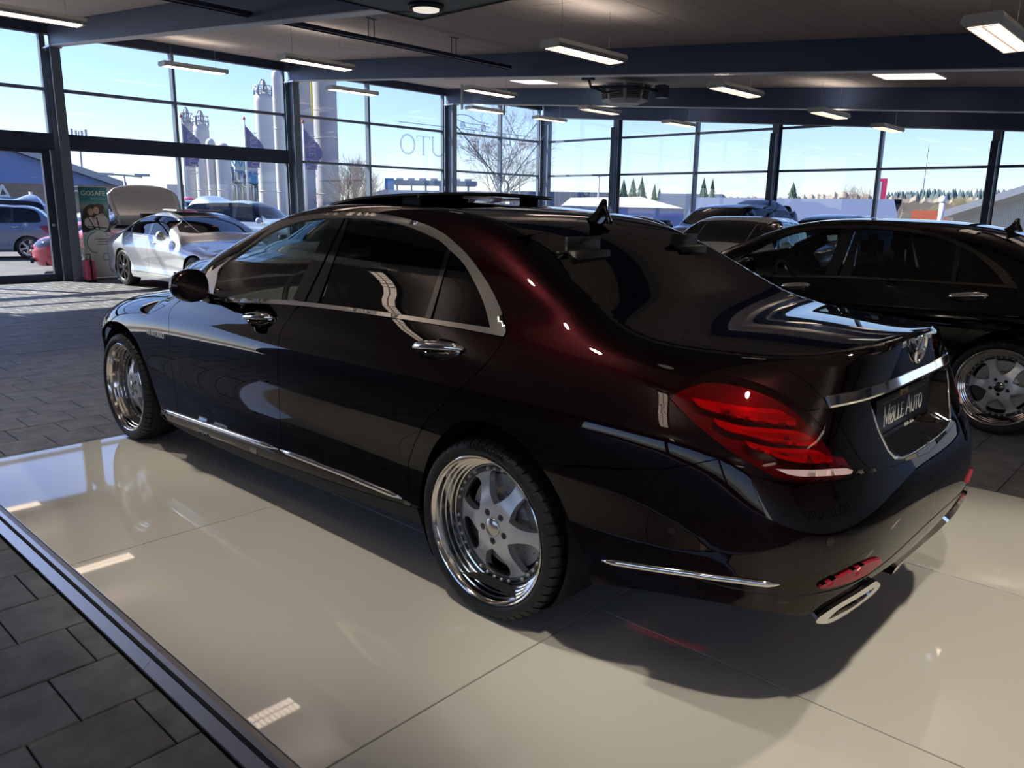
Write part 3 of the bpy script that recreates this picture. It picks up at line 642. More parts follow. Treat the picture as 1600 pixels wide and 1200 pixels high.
PANELS = {
 'front_door': ('cap', '2.39,0.4228 2.0847,0.4439 1.4601,0.4916 1.2706,0.5035 1.2687,0.5005 1.2769,0.4802 1.2944,0.4395 1.3167,0.3979 1.324,0.3772 1.3245,0.3579 1.3195,0.3388 1.3033,0.3022 1.2976,0.2872 1.293,0.2707 1.2902,0.2516 1.2903,0.2286 1.3004,0.1561 1.3296,0.0012 1.3327,-0.0221 1.3357,-0.0649 1.3345,-0.1071 1.3323,-0.1281 1.3288,-0.1469 1.3242,-0.1631 1.3187,-0.1765 1.3029,-0.1961 1.2865,-0.2089 1.4303,-0.2133 1.7723,-0.2282 1.9002,-0.2328 2.3881,-0.2438 2.3927,-0.2223 2.4005,-0.2013 2.4196,-0.16 2.4281,-0.1396 2.4347,-0.1197 2.4413,-0.0927 2.4452,-0.0681 2.447,-0.0421 2.444,0.0105 2.438,0.0572 2.4251,0.1313 2.4145,0.1806 2.411,0.2068 2.4134,0.233 2.4228,0.2582 2.4381,0.2818 2.4719,0.3209 2.4866,0.3563 2.4682,0.377 2.4356,0.4019'),
 'rear_door': ('cap', '1.2439,0.5048 1.1417,0.5091 0.9981,0.5132 0.7729,0.5178 0.5647,0.5204 0.204,0.5217 -0.0095,0.5179 -0.0135,0.5159 -0.0125,0.4898 -0.0095,0.4746 0.0023,0.4424 0.0173,0.412 0.0263,0.3965 0.0431,0.3714 0.0619,0.346 0.0815,0.3221 0.0923,0.3108 0.1736,0.2338 0.1892,0.2198 0.2527,0.1688 0.2691,0.1533 0.2982,0.1211 0.3153,0.0997 0.3487,0.0536 0.3654,0.0266 0.3921,-0.0244 0.4029,-0.0496 0.409,-0.0708 0.4119,-0.094 0.4121,-0.1095 0.4091,-0.1438 0.3941,-0.2152 0.3947,-0.2142 0.4337,-0.213 0.8103,-0.207 1.0358,-0.2063 1.2865,-0.2089 1.3029,-0.1961 1.3187,-0.1765 1.3242,-0.1631 1.3288,-0.1469 1.3323,-0.1281 1.3345,-0.1071 1.3357,-0.0649 1.3327,-0.0221 1.3296,0.0012 1.3042,0.1348 1.2942,0.1958 1.2903,0.2286 1.2902,0.2516 1.293,0.2707 1.2976,0.2872 1.3195,0.3388 1.3245,0.3579 1.324,0.3772 1.3167,0.3979 1.2944,0.4395 1.2769,0.4802'),
 'sill_panel': ('cap', '2.3508,-0.243 1.9363,-0.2339 1.7723,-0.2282 1.4006,-0.2122 1.2865,-0.2089 1.1586,-0.207 0.9194,-0.2064 0.6949,-0.2083 0.3947,-0.2142 0.3941,-0.2152 0.3282,-0.22 0.3389,-0.2306 0.7281,-0.2592 0.9732,-0.2732 1.2123,-0.2844 1.512,-0.2963 2.5085,-0.3277 2.5715,-0.327 2.6266,-0.3176 2.6533,-0.3052 2.6092,-0.2554 2.5661,-0.2501 2.3857,-0.2433'),
 'sill_skirt': ('cap', '2.6533,-0.3052 2.6266,-0.3176 2.5715,-0.327 2.5085,-0.3277 1.5493,-0.2976 1.2123,-0.2844 0.8903,-0.2688 0.649,-0.2538 0.3389,-0.2306 0.3247,-0.2607 0.3196,-0.2772 0.3162,-0.2949 0.3345,-0.2922 0.8036,-0.3205 0.9431,-0.3299 1.2535,-0.354 1.3886,-0.3628 1.565,-0.3699 1.805,-0.3731 2.0147,-0.3727 2.2098,-0.3702 2.3081,-0.3679 2.3766,-0.3651 2.4298,-0.3611 2.4709,-0.3564 2.5034,-0.3513 2.588,-0.3352 2.6248,-0.3302'),
 'rear_fender': ('cap', '0.3941,-0.2152 0.4091,-0.1438 0.4121,-0.1095 0.4119,-0.094 0.409,-0.0708 0.4029,-0.0496 0.3921,-0.0244 0.3654,0.0266 0.3487,0.0536 0.3153,0.0997 0.2982,0.1211 0.2691,0.1533 0.2527,0.1688 0.1892,0.2198 0.1736,0.2338 0.0923,0.3108 0.0715,0.3338 0.0431,0.3714 0.0263,0.3965 0.0173,0.412 -0.0031,0.4553 -0.0095,0.4746 -0.0125,0.4898 -0.0139,0.5318 -0.0085,0.5431 0.0038,0.561 0.0331,0.5976 0.0584,0.627 0.0731,0.642 0.0988,0.6656 0.1286,0.6909 0.1805,0.7301 0.2365,0.7668 0.2777,0.7914 0.321,0.8155 0.3848,0.8476 0.4352,0.8699 0.4847,0.889 0.5369,0.9059 0.592,0.9205 0.6487,0.9326 0.7392,0.9479 0.8301,0.9606 0.8908,0.9669 0.9811,0.9735 1.0706,0.9774 1.1615,0.9787 1.2522,0.977 1.3518,0.973 1.4518,0.9668 1.522,0.9602 1.5939,0.9502 1.6916,0.9322 1.7216,0.9257 1.748,0.9169 1.7723,0.9031 1.7874,0.8904 1.8309,0.8422 1.8473,0.8255 1.8651,0.8095 1.9254,0.7616 1.9687,0.7302 2.017,0.6994 2.1227,0.6415 2.2292,0.577 2.25,0.7921 2.1949,0.8197 2.0846,0.8711 2.0295,0.896 1.9744,0.9175 1.8641,0.9503 1.809,0.9645 1.6987,0.9887 1.6436,0.9992 1.5885,1.0075 1.4782,1.0129 1.3679,1.0164 1.2026,1.0194 1.0372,1.0208 0.9821,1.0198 0.8167,1.0125 0.5962,1.0003 0.4308,0.9872 0.3756,0.9799 0.2654,0.9579 0.2103,0.9446 0.1551,0.9292 0.1,0.9116 0.1124,0.9588 0.066,0.9243 0.0213,0.896 -0.0383,0.8625 -0.0917,0.8377 -0.1154,0.8285 -0.1451,0.82 -0.1721,0.8107 -0.2865,0.76 -0.3848,0.7266 -0.4208,0.7179 -0.4753,0.7098 -0.5047,0.7118 -0.5219,0.7084 -0.5736,0.6953 -0.6076,0.6845 -0.6408,0.6724 -0.6881,0.6526 -0.7175,0.6383 -0.8074,0.5876 -0.8508,0.565 -0.9177,0.5331 -0.9788,0.5057 -1.0327,0.4793 -1.0838,0.4448 -1.108,0.4248 -1.1333,0.3963 -1.1509,0.3699 -1.0708,0.3603 -1.0426,0.3834 -1.0207,0.3989 -0.9976,0.4128 -0.9809,0.4209 -0.9389,0.4369 -0.9035,0.4474 -0.8765,0.453 -0.8477,0.4568 -0.8142,0.4584 -0.8014,0.4574 -0.7922,0.4552 -0.7559,0.4398 -0.7276,0.426 -0.713,0.4174 -0.7038,0.4093 -0.6946,0.3946 -0.709,0.3784 -0.7444,0.3462 -0.7674,0.3271 -0.8175,0.29 -0.8574,0.2587 -0.8778,0.2447 -0.8707,0.2412 -0.816,0.2223 -0.7369,0.1972 -0.7039,0.1878 -0.6464,0.1758 -0.4361,0.1433 -0.2787,0.1159 -0.2756,0.1081 -0.2591,0.1252 -0.2437,0.1387 -0.2263,0.1512 -0.1967,0.1695 -0.1726,0.1804 -0.1578,0.1854 -0.1198,0.1957 -0.0902,0.2022 -0.0452,0.2083 -0.0144,0.2081 0.0024,0.2061 0.0351,0.1991 0.0508,0.1944 0.0806,0.184 0.0995,0.1758 0.1169,0.1665 0.1495,0.1445 0.1796,0.1205 0.2073,0.0949 0.2208,0.0809 0.2462,0.051 0.2685,0.0191 0.2786,0.0023 0.2879,-0.0151 0.3044,-0.0516 0.3146,-0.082 0.3222,-0.1137 0.3265,-0.1432 0.3282,-0.1673 0.3277,-0.1996 0.3239,-0.2264 0.3282,-0.22'),
 'rear_bumper': ('cap', '-0.2787,0.1159 -0.4221,0.141 -0.6342,0.1738 -0.6817,0.1825 -0.715,0.1908 -0.7581,0.2038 -0.826,0.2256 -0.8799,0.2441 -0.8778,0.2447 -0.9655,0.1965 -1.0015,0.1834 -1.0334,0.1776 -1.0681,0.1755 -1.1173,0.1744 -1.1975,0.1754 -1.2142,0.1809 -1.3008,0.1804 -1.4015,0.1779 -1.5815,0.1702 -1.6572,0.1653 -1.7723,0.1559 -1.7723,-0.1768 -1.7199,-0.1765 -1.5804,-0.1649 -1.5082,-0.1554 -1.3877,-0.1369 -1.3382,-0.131 -1.2793,-0.1274 -1.2331,-0.1279 -1.2065,-0.1302 -1.1702,-0.137 -1.1468,-0.1443 -1.0862,-0.1689 -1.0763,-0.1717 -1.0671,-0.1728 -1.0486,-0.1717 -1.0309,-0.1661 -1.0034,-0.1595 -0.9803,-0.1559 -0.9533,-0.1535 -0.924,-0.1528 -0.8935,-0.1539 -0.8633,-0.1565 -0.8249,-0.1618 -0.7523,-0.1755 -0.6877,-0.1903 -0.6147,-0.209 -0.4965,-0.2421 -0.478,-0.2074 -0.4188,-0.1121 -0.3645,-0.0149 -0.3419,0.0229 -0.3231,0.0506 -0.3093,0.0687 -0.2756,0.1081'),
 'rear_fender_lower': ('cap', '-1.1509,0.3699 -1.2146,0.2666 -1.2335,0.2401 -1.2455,0.2262 -1.2631,0.2089 -1.3008,0.1804 -1.2142,0.1809 -1.2116,0.1878 -1.2062,0.197 -1.1705,0.2487 -1.1524,0.2726 -1.1033,0.3284 -1.0708,0.3603'),
 'tail_light': ('cap', '-0.6946,0.3946 -0.7038,0.4093 -0.713,0.4174 -0.7195,0.4215 -0.765,0.4439 -0.7922,0.4552 -0.8014,0.4574 -0.8142,0.4584 -0.8385,0.4576 -0.8858,0.4513 -0.9213,0.4425 -0.9717,0.4248 -0.9976,0.4128 -1.0286,0.3935 -1.0567,0.3724 -1.091,0.3412 -1.1283,0.3007 -1.1587,0.2645 -1.2062,0.197 -1.2116,0.1878 -1.2142,0.1809 -1.1975,0.1754 -1.1173,0.1744 -1.0499,0.1763 -1.0259,0.1785 -1.0091,0.1815 -0.9943,0.1855 -0.9729,0.1934 -0.9508,0.2038 -0.8925,0.236 -0.8574,0.2587 -0.7525,0.3392 -0.709,0.3784'),
 'exhaust': ('cap', '-1.0975,-0.19 -1.0961,-0.1824 -1.0996,-0.1735 -1.1032,-0.17 -1.1135,-0.1623 -1.1271,-0.1545 -1.1426,-0.1474 -1.155,-0.1431 -1.1773,-0.1375 -1.1937,-0.1348 -1.2417,-0.1297 -1.2777,-0.1285 -1.2987,-0.131 -1.3374,-0.1577 -1.3556,-0.1773 -1.365,-0.2019 -1.3613,-0.2149 -1.362,-0.2255 -1.642,-0.4385 -1.5681,-0.4315 -1.5234,-0.4243 -1.4711,-0.4115 -1.4448,-0.4031 -1.2559,-0.2411 -1.2371,-0.2323 -1.2226,-0.2273 -1.2105,-0.2245 -1.167,-0.222 -1.1471,-0.2177 -1.1327,-0.2109'),
 'exhaust_in': ('cap', '-1.1342,-0.1919 -1.1444,-0.1763 -1.1539,-0.1673 -1.161,-0.1634 -1.1746,-0.1592 -1.2024,-0.1553 -1.2232,-0.1545 -1.2863,-0.1545 -1.3073,-0.1566 -1.3074,-0.1669 -1.2652,-0.1803 -1.2464,-0.185 -1.2275,-0.1871'),
 'reflector': ('cap', '-1.0891,-0.0871 -1.0902,-0.0821 -1.0976,-0.0757 -1.1217,-0.0672 -1.1713,-0.0568 -1.2147,-0.0513 -1.2471,-0.0521 -1.2626,-0.0539 -1.2917,-0.0594 -1.3029,-0.0626 -1.3159,-0.078 -1.2825,-0.085 -1.249,-0.0883 -1.1103,-0.0887'),
 'bar0': ('cap', '-0.7621,0.393 -0.8917,0.3731 -0.9201,0.3704 -0.9777,0.3681 -0.999,0.3641 -1.0123,0.3574 -1.0299,0.3431 -1.0377,0.3357 -1.0426,0.3289 -1.0416,0.3245 -1.0329,0.323 -1.0187,0.3234 -0.9436,0.3312 -0.8868,0.3405 -0.8383,0.3512 -0.8024,0.3606 -0.785,0.3681 -0.7779,0.3735'),
 'bar1': ('cap', '-0.8236,0.337 -0.8713,0.3236 -0.8975,0.3187 -0.9925,0.3139 -1.024,0.3108 -1.0513,0.3063 -1.0667,0.3017 -1.0741,0.298 -1.0931,0.283 -1.0994,0.2758 -1.0967,0.2708 -1.0852,0.2694 -1.068,0.2693 -1.0177,0.2725 -0.9761,0.2796 -0.9231,0.2939 -0.8721,0.3027 -0.8586,0.3068 -0.845,0.3129 -0.8348,0.3194 -0.8295,0.3251'),
 'bar2': ('cap', '-0.9015,0.2817 -0.9368,0.272 -0.9696,0.2661 -0.9994,0.2634 -1.0594,0.2622 -1.0839,0.2592 -1.1015,0.2542 -1.1159,0.2477 -1.1385,0.2352 -1.1461,0.2287 -1.1451,0.2244 -1.1407,0.2234 -1.1059,0.223 -1.0529,0.226 -1.0101,0.233 -0.9752,0.2427 -0.9233,0.26 -0.9127,0.267'),
 'reverse_lamp': ('cap', '-0.9731,0.2116 -1.0671,0.2079 -1.1315,0.2072 -1.1676,0.2056 -1.1811,0.204 -1.2015,0.1953 -1.1926,0.1884 -1.1867,0.188 -1.0458,0.192 -1.0235,0.1941 -1.0048,0.1977 -0.9915,0.2027'),
 'trunk_deck': ('top', '-0.6123,-0.416 -0.6091,-0.4385 -0.6078,-0.462 -0.6082,-0.4863 -0.6117,-0.5242 -0.6156,-0.55 -0.6241,-0.5896 -0.6438,-0.6577 -0.6532,-0.6956 -0.6583,-0.7311 -0.6606,-0.7641 -0.6604,-0.816 -0.6558,-0.8638 -0.6519,-0.894 -0.6481,-0.9131 -0.6377,-0.9478 -0.6272,-0.9573 -0.6136,-0.9646 -0.5851,-0.9764 -0.525,-0.9982 -0.4773,-1.0143 -0.4494,-1.0225 -0.3888,-1.0374 -0.3581,-1.0434 -0.2968,-1.0532 -0.1919,-1.0657 -0.1175,-1.0714 0,-1.0769 0,-0.4622 -0.1054,-0.4582 -0.2415,-0.4489 -0.337,-0.4404 -0.4741,-0.4244 -0.6215,-0.4096'),
 'back_window': ('top', '-0.5435,0.1358 -0.5707,0.0903 -0.588,0.052 -0.5988,0.0213 -0.6079,-0.0097 -0.6165,-0.052 -0.6197,-0.0788 -0.621,-0.1042 -0.6199,-0.1252 -0.6159,-0.1572 -0.616,-0.2057 -0.6211,-0.2843 -0.6297,-0.3497 -0.6287,-0.3739 -0.6215,-0.4096 -0.4741,-0.4244 -0.337,-0.4404 -0.2415,-0.4489 -0.1054,-0.4582 0,-0.4622 0,0.262 -0.1085,0.262 -0.1263,0.2007 -0.3654,0.1683 -0.484,0.1572 -0.5058,0.1534'),
 'trunk_face': ('back', '-0.6423,1.0253 -0.6377,1.0178 -0.6272,1.0179 -0.5614,1.0379 -0.525,1.0463 -0.4494,1.0581 -0.3733,1.0659 -0.2757,1.0723 -0.1919,1.0757 -0.0874,1.0778 0,1.0775 0,0.69 -0.4677,0.7292 -0.4949,0.7508 -0.5035,0.759 -0.5194,0.7771 -0.5351,0.8 -0.5481,0.8256 -0.5686,0.875 -0.5795,0.9042 -0.5925,0.9437 -0.6018,0.966 -0.6136,0.9869 -0.6368,1.0156'),
 'front_window': ('cap', '2.0247,0.479 2.0313,0.4996 2.0636,0.5828 2.0808,0.6421 1.9551,0.7359 1.918,0.7615 1.8445,0.8077 1.8061,0.8298 1.7679,0.8499 1.7312,0.867 1.7055,0.8773 1.6541,0.8941 1.6044,0.9071 1.5584,0.9176 1.5002,0.9275 1.3941,0.9374 1.3169,0.9409 1.314,0.9254 1.3129,0.9107 1.3189,0.7353 1.3208,0.7051 1.3298,0.6141 1.335,0.5365 1.3546,0.5224 1.4875,0.5139 1.656,0.5015 2.0043,0.4742'),
 'rear_side_window': ('cap', '1.1648,0.9397 1.0643,0.9423 0.9847,0.9402 0.8918,0.9341 0.7937,0.924 0.7456,0.9168 0.6685,0.9025 0.5549,0.8775 0.5071,0.8643 0.451,0.8403 0.4338,0.7198 0.4162,0.544 0.4187,0.5406 0.8285,0.5367 1.0962,0.5319'),
 'quarter_window': ('cap', '0.4164,0.8249 0.3422,0.7884 0.308,0.7704 0.2761,0.7507 0.2469,0.729 0.1845,0.6762 0.1524,0.6451 0.116,0.6042 0.0709,0.5485 0.0786,0.5442 0.3638,0.5413'),
 'b_pillar_front': ('cap', '1.3121,0.9413 1.212,0.9427 1.2093,0.9276 1.2083,0.9132 1.2119,0.8292 1.2142,0.741 1.2171,0.6965 1.2257,0.6067 1.2307,0.5304 1.3278,0.5339 1.323,0.612 1.3146,0.7038 1.3128,0.7341 1.3079,0.9109 1.3091,0.9257'),
 'b_pillar_rear': ('cap', '1.1974,0.943 1.1696,0.9396 1.1618,0.9094 1.1393,0.7327 1.1355,0.6875 1.1311,0.6117 1.1245,0.5347 1.2152,0.5304 1.2104,0.6067 1.2019,0.6965 1.1991,0.7411 1.197,0.8294 1.1936,0.9134 1.1947,0.9278'),
 'window_divider': ('cap', '0.4459,0.8379 0.4189,0.8261 0.4013,0.7192 0.3889,0.6121 0.3798,0.5442 0.4127,0.5444 0.4199,0.612 0.4294,0.7186'),
 'window_frame': ('cap', '2.2292,0.577 2.1227,0.6415 2.0125,0.702 1.9578,0.7378 1.9096,0.7737 1.8651,0.8095 1.8355,0.8374 1.7853,0.8924 1.7723,0.9031 1.753,0.9146 1.7326,0.9226 1.7101,0.9285 1.589,0.951 1.5382,0.9582 1.4823,0.9643 1.3821,0.9714 1.2771,0.9762 1.1726,0.9786 1.0939,0.9781 0.9692,0.9728 0.8726,0.9652 0.8,0.9567 0.7026,0.9421 0.6313,0.9291 0.5654,0.9139 0.5016,0.8948 0.4434,0.8733 0.3679,0.8396 0.2973,0.8025 0.2624,0.7824 0.214,0.7525 0.1553,0.7117 0.1044,0.6705 0.0604,0.6292 0.0381,0.6037 0.0038,0.561 -0.0085,0.5431 -0.0139,0.5318 -0.0057,0.5358 0.0611,0.5418 0.0681,0.5462 0.1285,0.6195 0.1524,0.6451 0.1738,0.6656 0.2117,0.699 0.2666,0.7428 0.3115,0.7736 0.3477,0.7939 0.4543,0.8434 0.4908,0.8585 0.5382,0.8733 0.5982,0.888 0.6956,0.908 0.7699,0.9206 0.8391,0.9296 0.9077,0.9359 0.9799,0.9401 1.0518,0.9424 1.1559,0.943 1.3601,0.9401 1.5012,0.9275 1.5584,0.9176 1.6044,0.9071 1.6541,0.8941 1.7055,0.8773 1.7493,0.8589 1.806,0.8298 1.8444,0.8076 1.9799,0.7219 2.0404,0.6811 2.0716,0.6556 2.0823,0.6439 2.0917,0.6208 2.0859,0.6009 2.0735,0.582 2.0629,0.5619 2.0408,0.4961 2.0355,0.4744'),
 'belt_trim': ('cap', '2.0743,0.4691 1.656,0.5015 1.4347,0.5175 1.2988,0.5252 1.1717,0.5299 0.8285,0.5367 0.0625,0.5443 0.0023,0.5408 -0.0072,0.5387 -0.0125,0.5292 -0.0095,0.5179 0.204,0.5217 0.5647,0.5204 0.7729,0.5178 0.9981,0.5132 1.2177,0.506 1.3225,0.5006 1.4601,0.4916 2.0847,0.4439 2.39,0.4228'),
 'front_fender': ('cap', '2.3881,-0.2438 2.3927,-0.2223 2.4005,-0.2013 2.4196,-0.16 2.4281,-0.1396 2.4347,-0.1197 2.4413,-0.0927 2.4452,-0.0681 2.447,-0.0421 2.444,0.0105 2.438,0.0572 2.4251,0.1313 2.4145,0.1806 2.411,0.2068 2.4134,0.233 2.4228,0.2582 2.4381,0.2818 2.4719,0.3209 2.4866,0.3563 2.4682,0.377 2.4356,0.4019 2.3959,0.4254 2.42,0.5642 2.4765,0.541 2.533,0.512 2.5896,0.4865 2.6461,0.4682 2.7591,0.4444 2.9852,0.4316 3.1686,0.4226 3.2395,0.416 3.3098,0.4066 3.4489,0.3856 3.5164,0.3721 3.5815,0.3559 3.6438,0.3371 3.7036,0.3165 3.7663,0.2983 3.826,0.2763 3.652,0.2 3.632,-0.1333 3.6183,-0.1078 3.6283,-0.0623 3.6143,-0.0356 3.6182,-0.0151 3.6032,0.0102 3.6107,0.0524 3.5897,0.0736 3.5035,0.116 3.4544,0.1426 3.3507,0.1888 3.2253,0.2063 3.1564,0.2086 3.0881,0.2055 3.0238,0.1965 2.9669,0.1827 2.9362,0.1706 2.9106,0.1562 2.8892,0.1405 2.8709,0.1239 2.855,0.1059 2.8419,0.0866 2.8331,0.0653 2.8193,0.0198 2.8079,-0.0025 2.7818,-0.0455 2.7653,-0.0765 2.7495,-0.1023 2.7232,-0.1354 2.6456,-0.2126 2.6318,-0.229 2.6229,-0.2424 2.617,-0.2705 2.6232,-0.2862'),
 'windshield': ('top', '-0.5594,1.53 -0.5598,1.578 -0.5629,1.626 -0.6007,1.962 -0.6072,2.01 -0.66,2.25 -0.616,2.2887 -0.572,2.3247 -0.528,2.358 -0.484,2.3887 -0.44,2.4167 -0.396,2.442 -0.352,2.4647 -0.308,2.4847 -0.264,2.502 -0.22,2.5167 -0.176,2.5287 -0.132,2.538 -0.088,2.5447 -0.044,2.5487 0,2.55 0,1.66 -0.0508,1.6589 -0.1017,1.6557 -0.1525,1.6503 -0.2034,1.6428 -0.2542,1.6331 -0.3051,1.6213 -0.3559,1.6074 -0.4068,1.5912 -0.4576,1.573 -0.5085,1.5526'),
 'roof_panel': ('top', '-0.5593,1.53 -0.5085,1.5526 -0.4576,1.573 -0.4068,1.5912 -0.3559,1.6074 -0.3051,1.6213 -0.2542,1.6331 -0.2034,1.6428 -0.1525,1.6503 -0.1017,1.6557 -0.0508,1.6589 0,1.66 0,0.266 -0.1085,0.266 -0.1263,0.2007 -0.3413,0.1713 -0.3858,0.166 -0.484,0.1572 -0.5058,0.1534 -0.5995,0.1551 -0.5774,0.3756 -0.574,0.4308 -0.5556,0.9821'),
 'hood': ('top', '-0.799,2.42 -0.7707,2.9852 -0.7477,3.2678 -0.7405,3.3243 -0.6991,3.5504 -0.6875,3.607 -0.6468,3.72 -0.5333,3.821 -0.4667,3.8395 -0.4,3.8556 -0.3333,3.8691 -0.2667,3.8802 -0.2,3.8889 -0.1333,3.8951 -0.0667,3.8988 0,3.9 0,2.58 -0.0769,2.5773 -0.1338,2.5713 -0.1908,2.5618 -0.2477,2.549 -0.3046,2.5327 -0.3615,2.5131 -0.4185,2.49 -0.4754,2.4635 -0.5323,2.4336 -0.5892,2.4003 -0.6462,2.3636 -0.7031,2.3235 -0.76,2.28'),
 'front_bumper': ('cap', '3.826,0.2763 3.652,0.2 4.5913,-0.3 4.5913,0.2896 4.3564,0.2893 4.2794,0.2877 4.2038,0.2846 4.1297,0.2793 4.0575,0.2715 3.9872,0.2605 3.9191,0.2454'),
 'mirror_sail': ('cap', '2.0355,0.4744 2.1739,0.4539 2.3799,0.4267 2.42,0.5642 2.34,0.7199 2.25,0.7921 2.2292,0.577 2.1272,0.5243'),
 'lip_edge': ('back', '-0.6423,1.0253 -0.6377,1.0178 -0.6272,1.0179 -0.5614,1.0379 -0.525,1.0463 -0.4494,1.0581 -0.3733,1.0659 -0.2757,1.0723 -0.1919,1.0757 -0.0874,1.0778 0,1.0775'),
}

# ================================================================== CAR BODY PANELS
def inside(P, poly):
    x, y = P[:,0][:,None], P[:,1][:,None]; a = poly; b = np.roll(poly,-1,0)
    c = ((a[:,1] > y) != (b[:,1] > y))
    with np.errstate(divide='ignore', invalid='ignore'):
        xi = (b[:,0]-a[:,0])*(y-a[:,1])/(b[:,1]-a[:,1])+a[:,0]
    return (c & (x < xi)).sum(1) % 2 == 1
def dist_poly(P, poly):
    a = poly; d = np.roll(poly,-1,0)-a; L2 = np.maximum((d**2).sum(1),1e-12)
    t = np.clip(((P[:,None]-a)*d).sum(2)/L2,0,1)
    return np.sqrt((((P[:,None]-a)-d*t[...,None])**2).sum(2)).min(1)
def resample(poly, step):
    out = []; n = len(poly)
    for i in range(n):
        a, b = poly[i], poly[(i+1)%n]; k = max(1,int(math.ceil(np.hypot(*(b-a))/step)))
        out += [a+(b-a)*j/k for j in range(k)]
    return np.array(out)
def inset(poly, g):
    a = np.roll(poly,1,0); b = np.roll(poly,-1,0)
    area = (poly[:,0]*b[:,1]-b[:,0]*poly[:,1]).sum()
    t1 = poly-a; t1 /= np.maximum(np.linalg.norm(t1,axis=1,keepdims=True),1e-9); t2 = b-poly; t2 /= np.maximum(np.linalg.norm(t2,axis=1,keepdims=True),1e-9)
    n = np.stack([-(t1+t2)[:,1],(t1+t2)[:,0]],1); n /= np.maximum(np.linalg.norm(n,axis=1,keepdims=True),1e-6)
    return poly+n*g*(1 if area > 0 else -1)
def skin(B, kind, poly, holes=(), step=.03, off=0., thick=.012, gap=.0018, dish=None, side=1, both=False, warp=None):
    """piece of the body surface inside an outline given in one of the body's charts -> vertices, faces, loop normals"""
    poly = np.asarray(poly,float)
    if gap: poly = inset(poly, gap)
    loops = [resample(poly, step)]+[resample(np.asarray(h,float), step) for h in holes]
    lo, hi = poly.min(0), poly.max(0)
    gx, gy = np.meshgrid(np.arange(lo[0]+step/2,hi[0],step), np.arange(lo[1]+step/2,hi[1],step*.87)); gx[1::2] += step/2
    G = np.stack([gx.ravel(),gy.ravel()],1)
    if len(G):
        ok = inside(G, loops[0])
        for h in loops[1:]: ok &= ~inside(G, h)
        G = G[ok]
        if len(G): G = G[dist_poly(G, np.vstack([l for l in loops]) if len(loops) == 1 else loops[0]) > step*.42]
        for h in loops[1:]:
            if len(G): G = G[dist_poly(G, h) > step*.42]
    V = np.vstack(loops+([G] if len(G) else [])); E = []; s = 0
    for l in loops: n = len(l); E += [(s+i,s+(i+1)%n) for i in range(n)]; s += n
    r = delaunay_2d_cdt([Vector((float(a),float(b))) for a,b in V], E, [], 0, 1e-6)
    V = np.array([(v.x,v.y) for v in r[0]]); T = np.array([f for f in r[2] if len(f) == 3])
    c = V[T].mean(1); ok = inside(c, loops[0])
    for h in loops[1:]: ok &= ~inside(c, h)
    T = T[ok]
    used = np.unique(T); mp = -np.ones(len(V),int); mp[used] = np.arange(len(used)); V = V[used]; T = mp[T]
    P = B.chart(kind, V); N = B.nrm(P)
    if warp: P = warp(P, V)
    if dish is not None:
        P = P-N*dish(V)[:,None]
    if off: P = P+N*off
    # orient outward
    fn = np.cross(P[T[:,1]]-P[T[:,0]], P[T[:,2]]-P[T[:,0]]); flip = (fn*N[T].sum(1)).sum(1) < 0; T[flip] = T[flip][:,::-1]
    if dish is not None or warp:
        fn = np.cross(P[T[:,1]]-P[T[:,0]], P[T[:,2]]-P[T[:,0]]); N = np.zeros_like(P)
        for k in range(3): np.add.at(N, T[:,k], fn)
        N /= np.maximum(np.linalg.norm(N,axis=1,keepdims=True),1e-9)
    if side == -1 and not both: P = P*[-1,1,1]; N = N*[-1,1,1]; T = T[:,::-1]
    if both:
        n = len(P); P = np.vstack([P,P*[-1,1,1]]); N = np.vstack([N,N*[-1,1,1]]); T = np.vstack([T,T[:,::-1]+n])
    faces = [tuple(t) for t in T.tolist()]; LN = N[T.ravel()].tolist()
    verts = P.tolist()
    if thick:
        ec = {}
        for t in faces:
            for i in range(3): e = (t[i],t[(i+1)%3]); ec[e] = 1
        n0 = len(verts); idx = {}
        for (a,b) in list(ec):
            if (b,a) in ec: continue
            if both and abs(P[a][0]) < 4e-3 and abs(P[b][0]) < 4e-3: continue
            q = []
            for i in (a,b):
                if i not in idx: idx[i] = len(verts); verts.append((P[i]-N[i]*thick).tolist())
                q.append(idx[i])
            faces.append((b,a,q[0],q[1])); fnv = np.cross(P[a]-P[b], -N[a]); fnv = fnv/max(np.linalg.norm(fnv),1e-9); LN += [fnv.tolist()]*4
    return verts, faces, LN
def skin_obj(name, B, kind, poly, m, parent, **kw):
    v, f, ln = skin(B, kind, poly, **kw)
    me = bpy.data.meshes.new(name); me.from_pydata(v, [], f); me.materials.append(m)
    me.polygons.foreach_set('use_smooth', [True]*len(me.polygons)); me.update(); me.normals_split_custom_set(ln)
    return obj(name, me, parent)
def join_skins(name, parts_, m, parent):
    V = []; F = []; L = []
    for v, f, ln in parts_: b = len(V); V += v; F += [tuple(i+b for i in q) for q in f]; L += ln
    me = bpy.data.meshes.new(name); me.from_pydata(V, [], F); me.materials.append(m)
    me.polygons.foreach_set('use_smooth', [True]*len(me.polygons)); me.update(); me.normals_split_custom_set(L)
    return obj(name, me, parent)
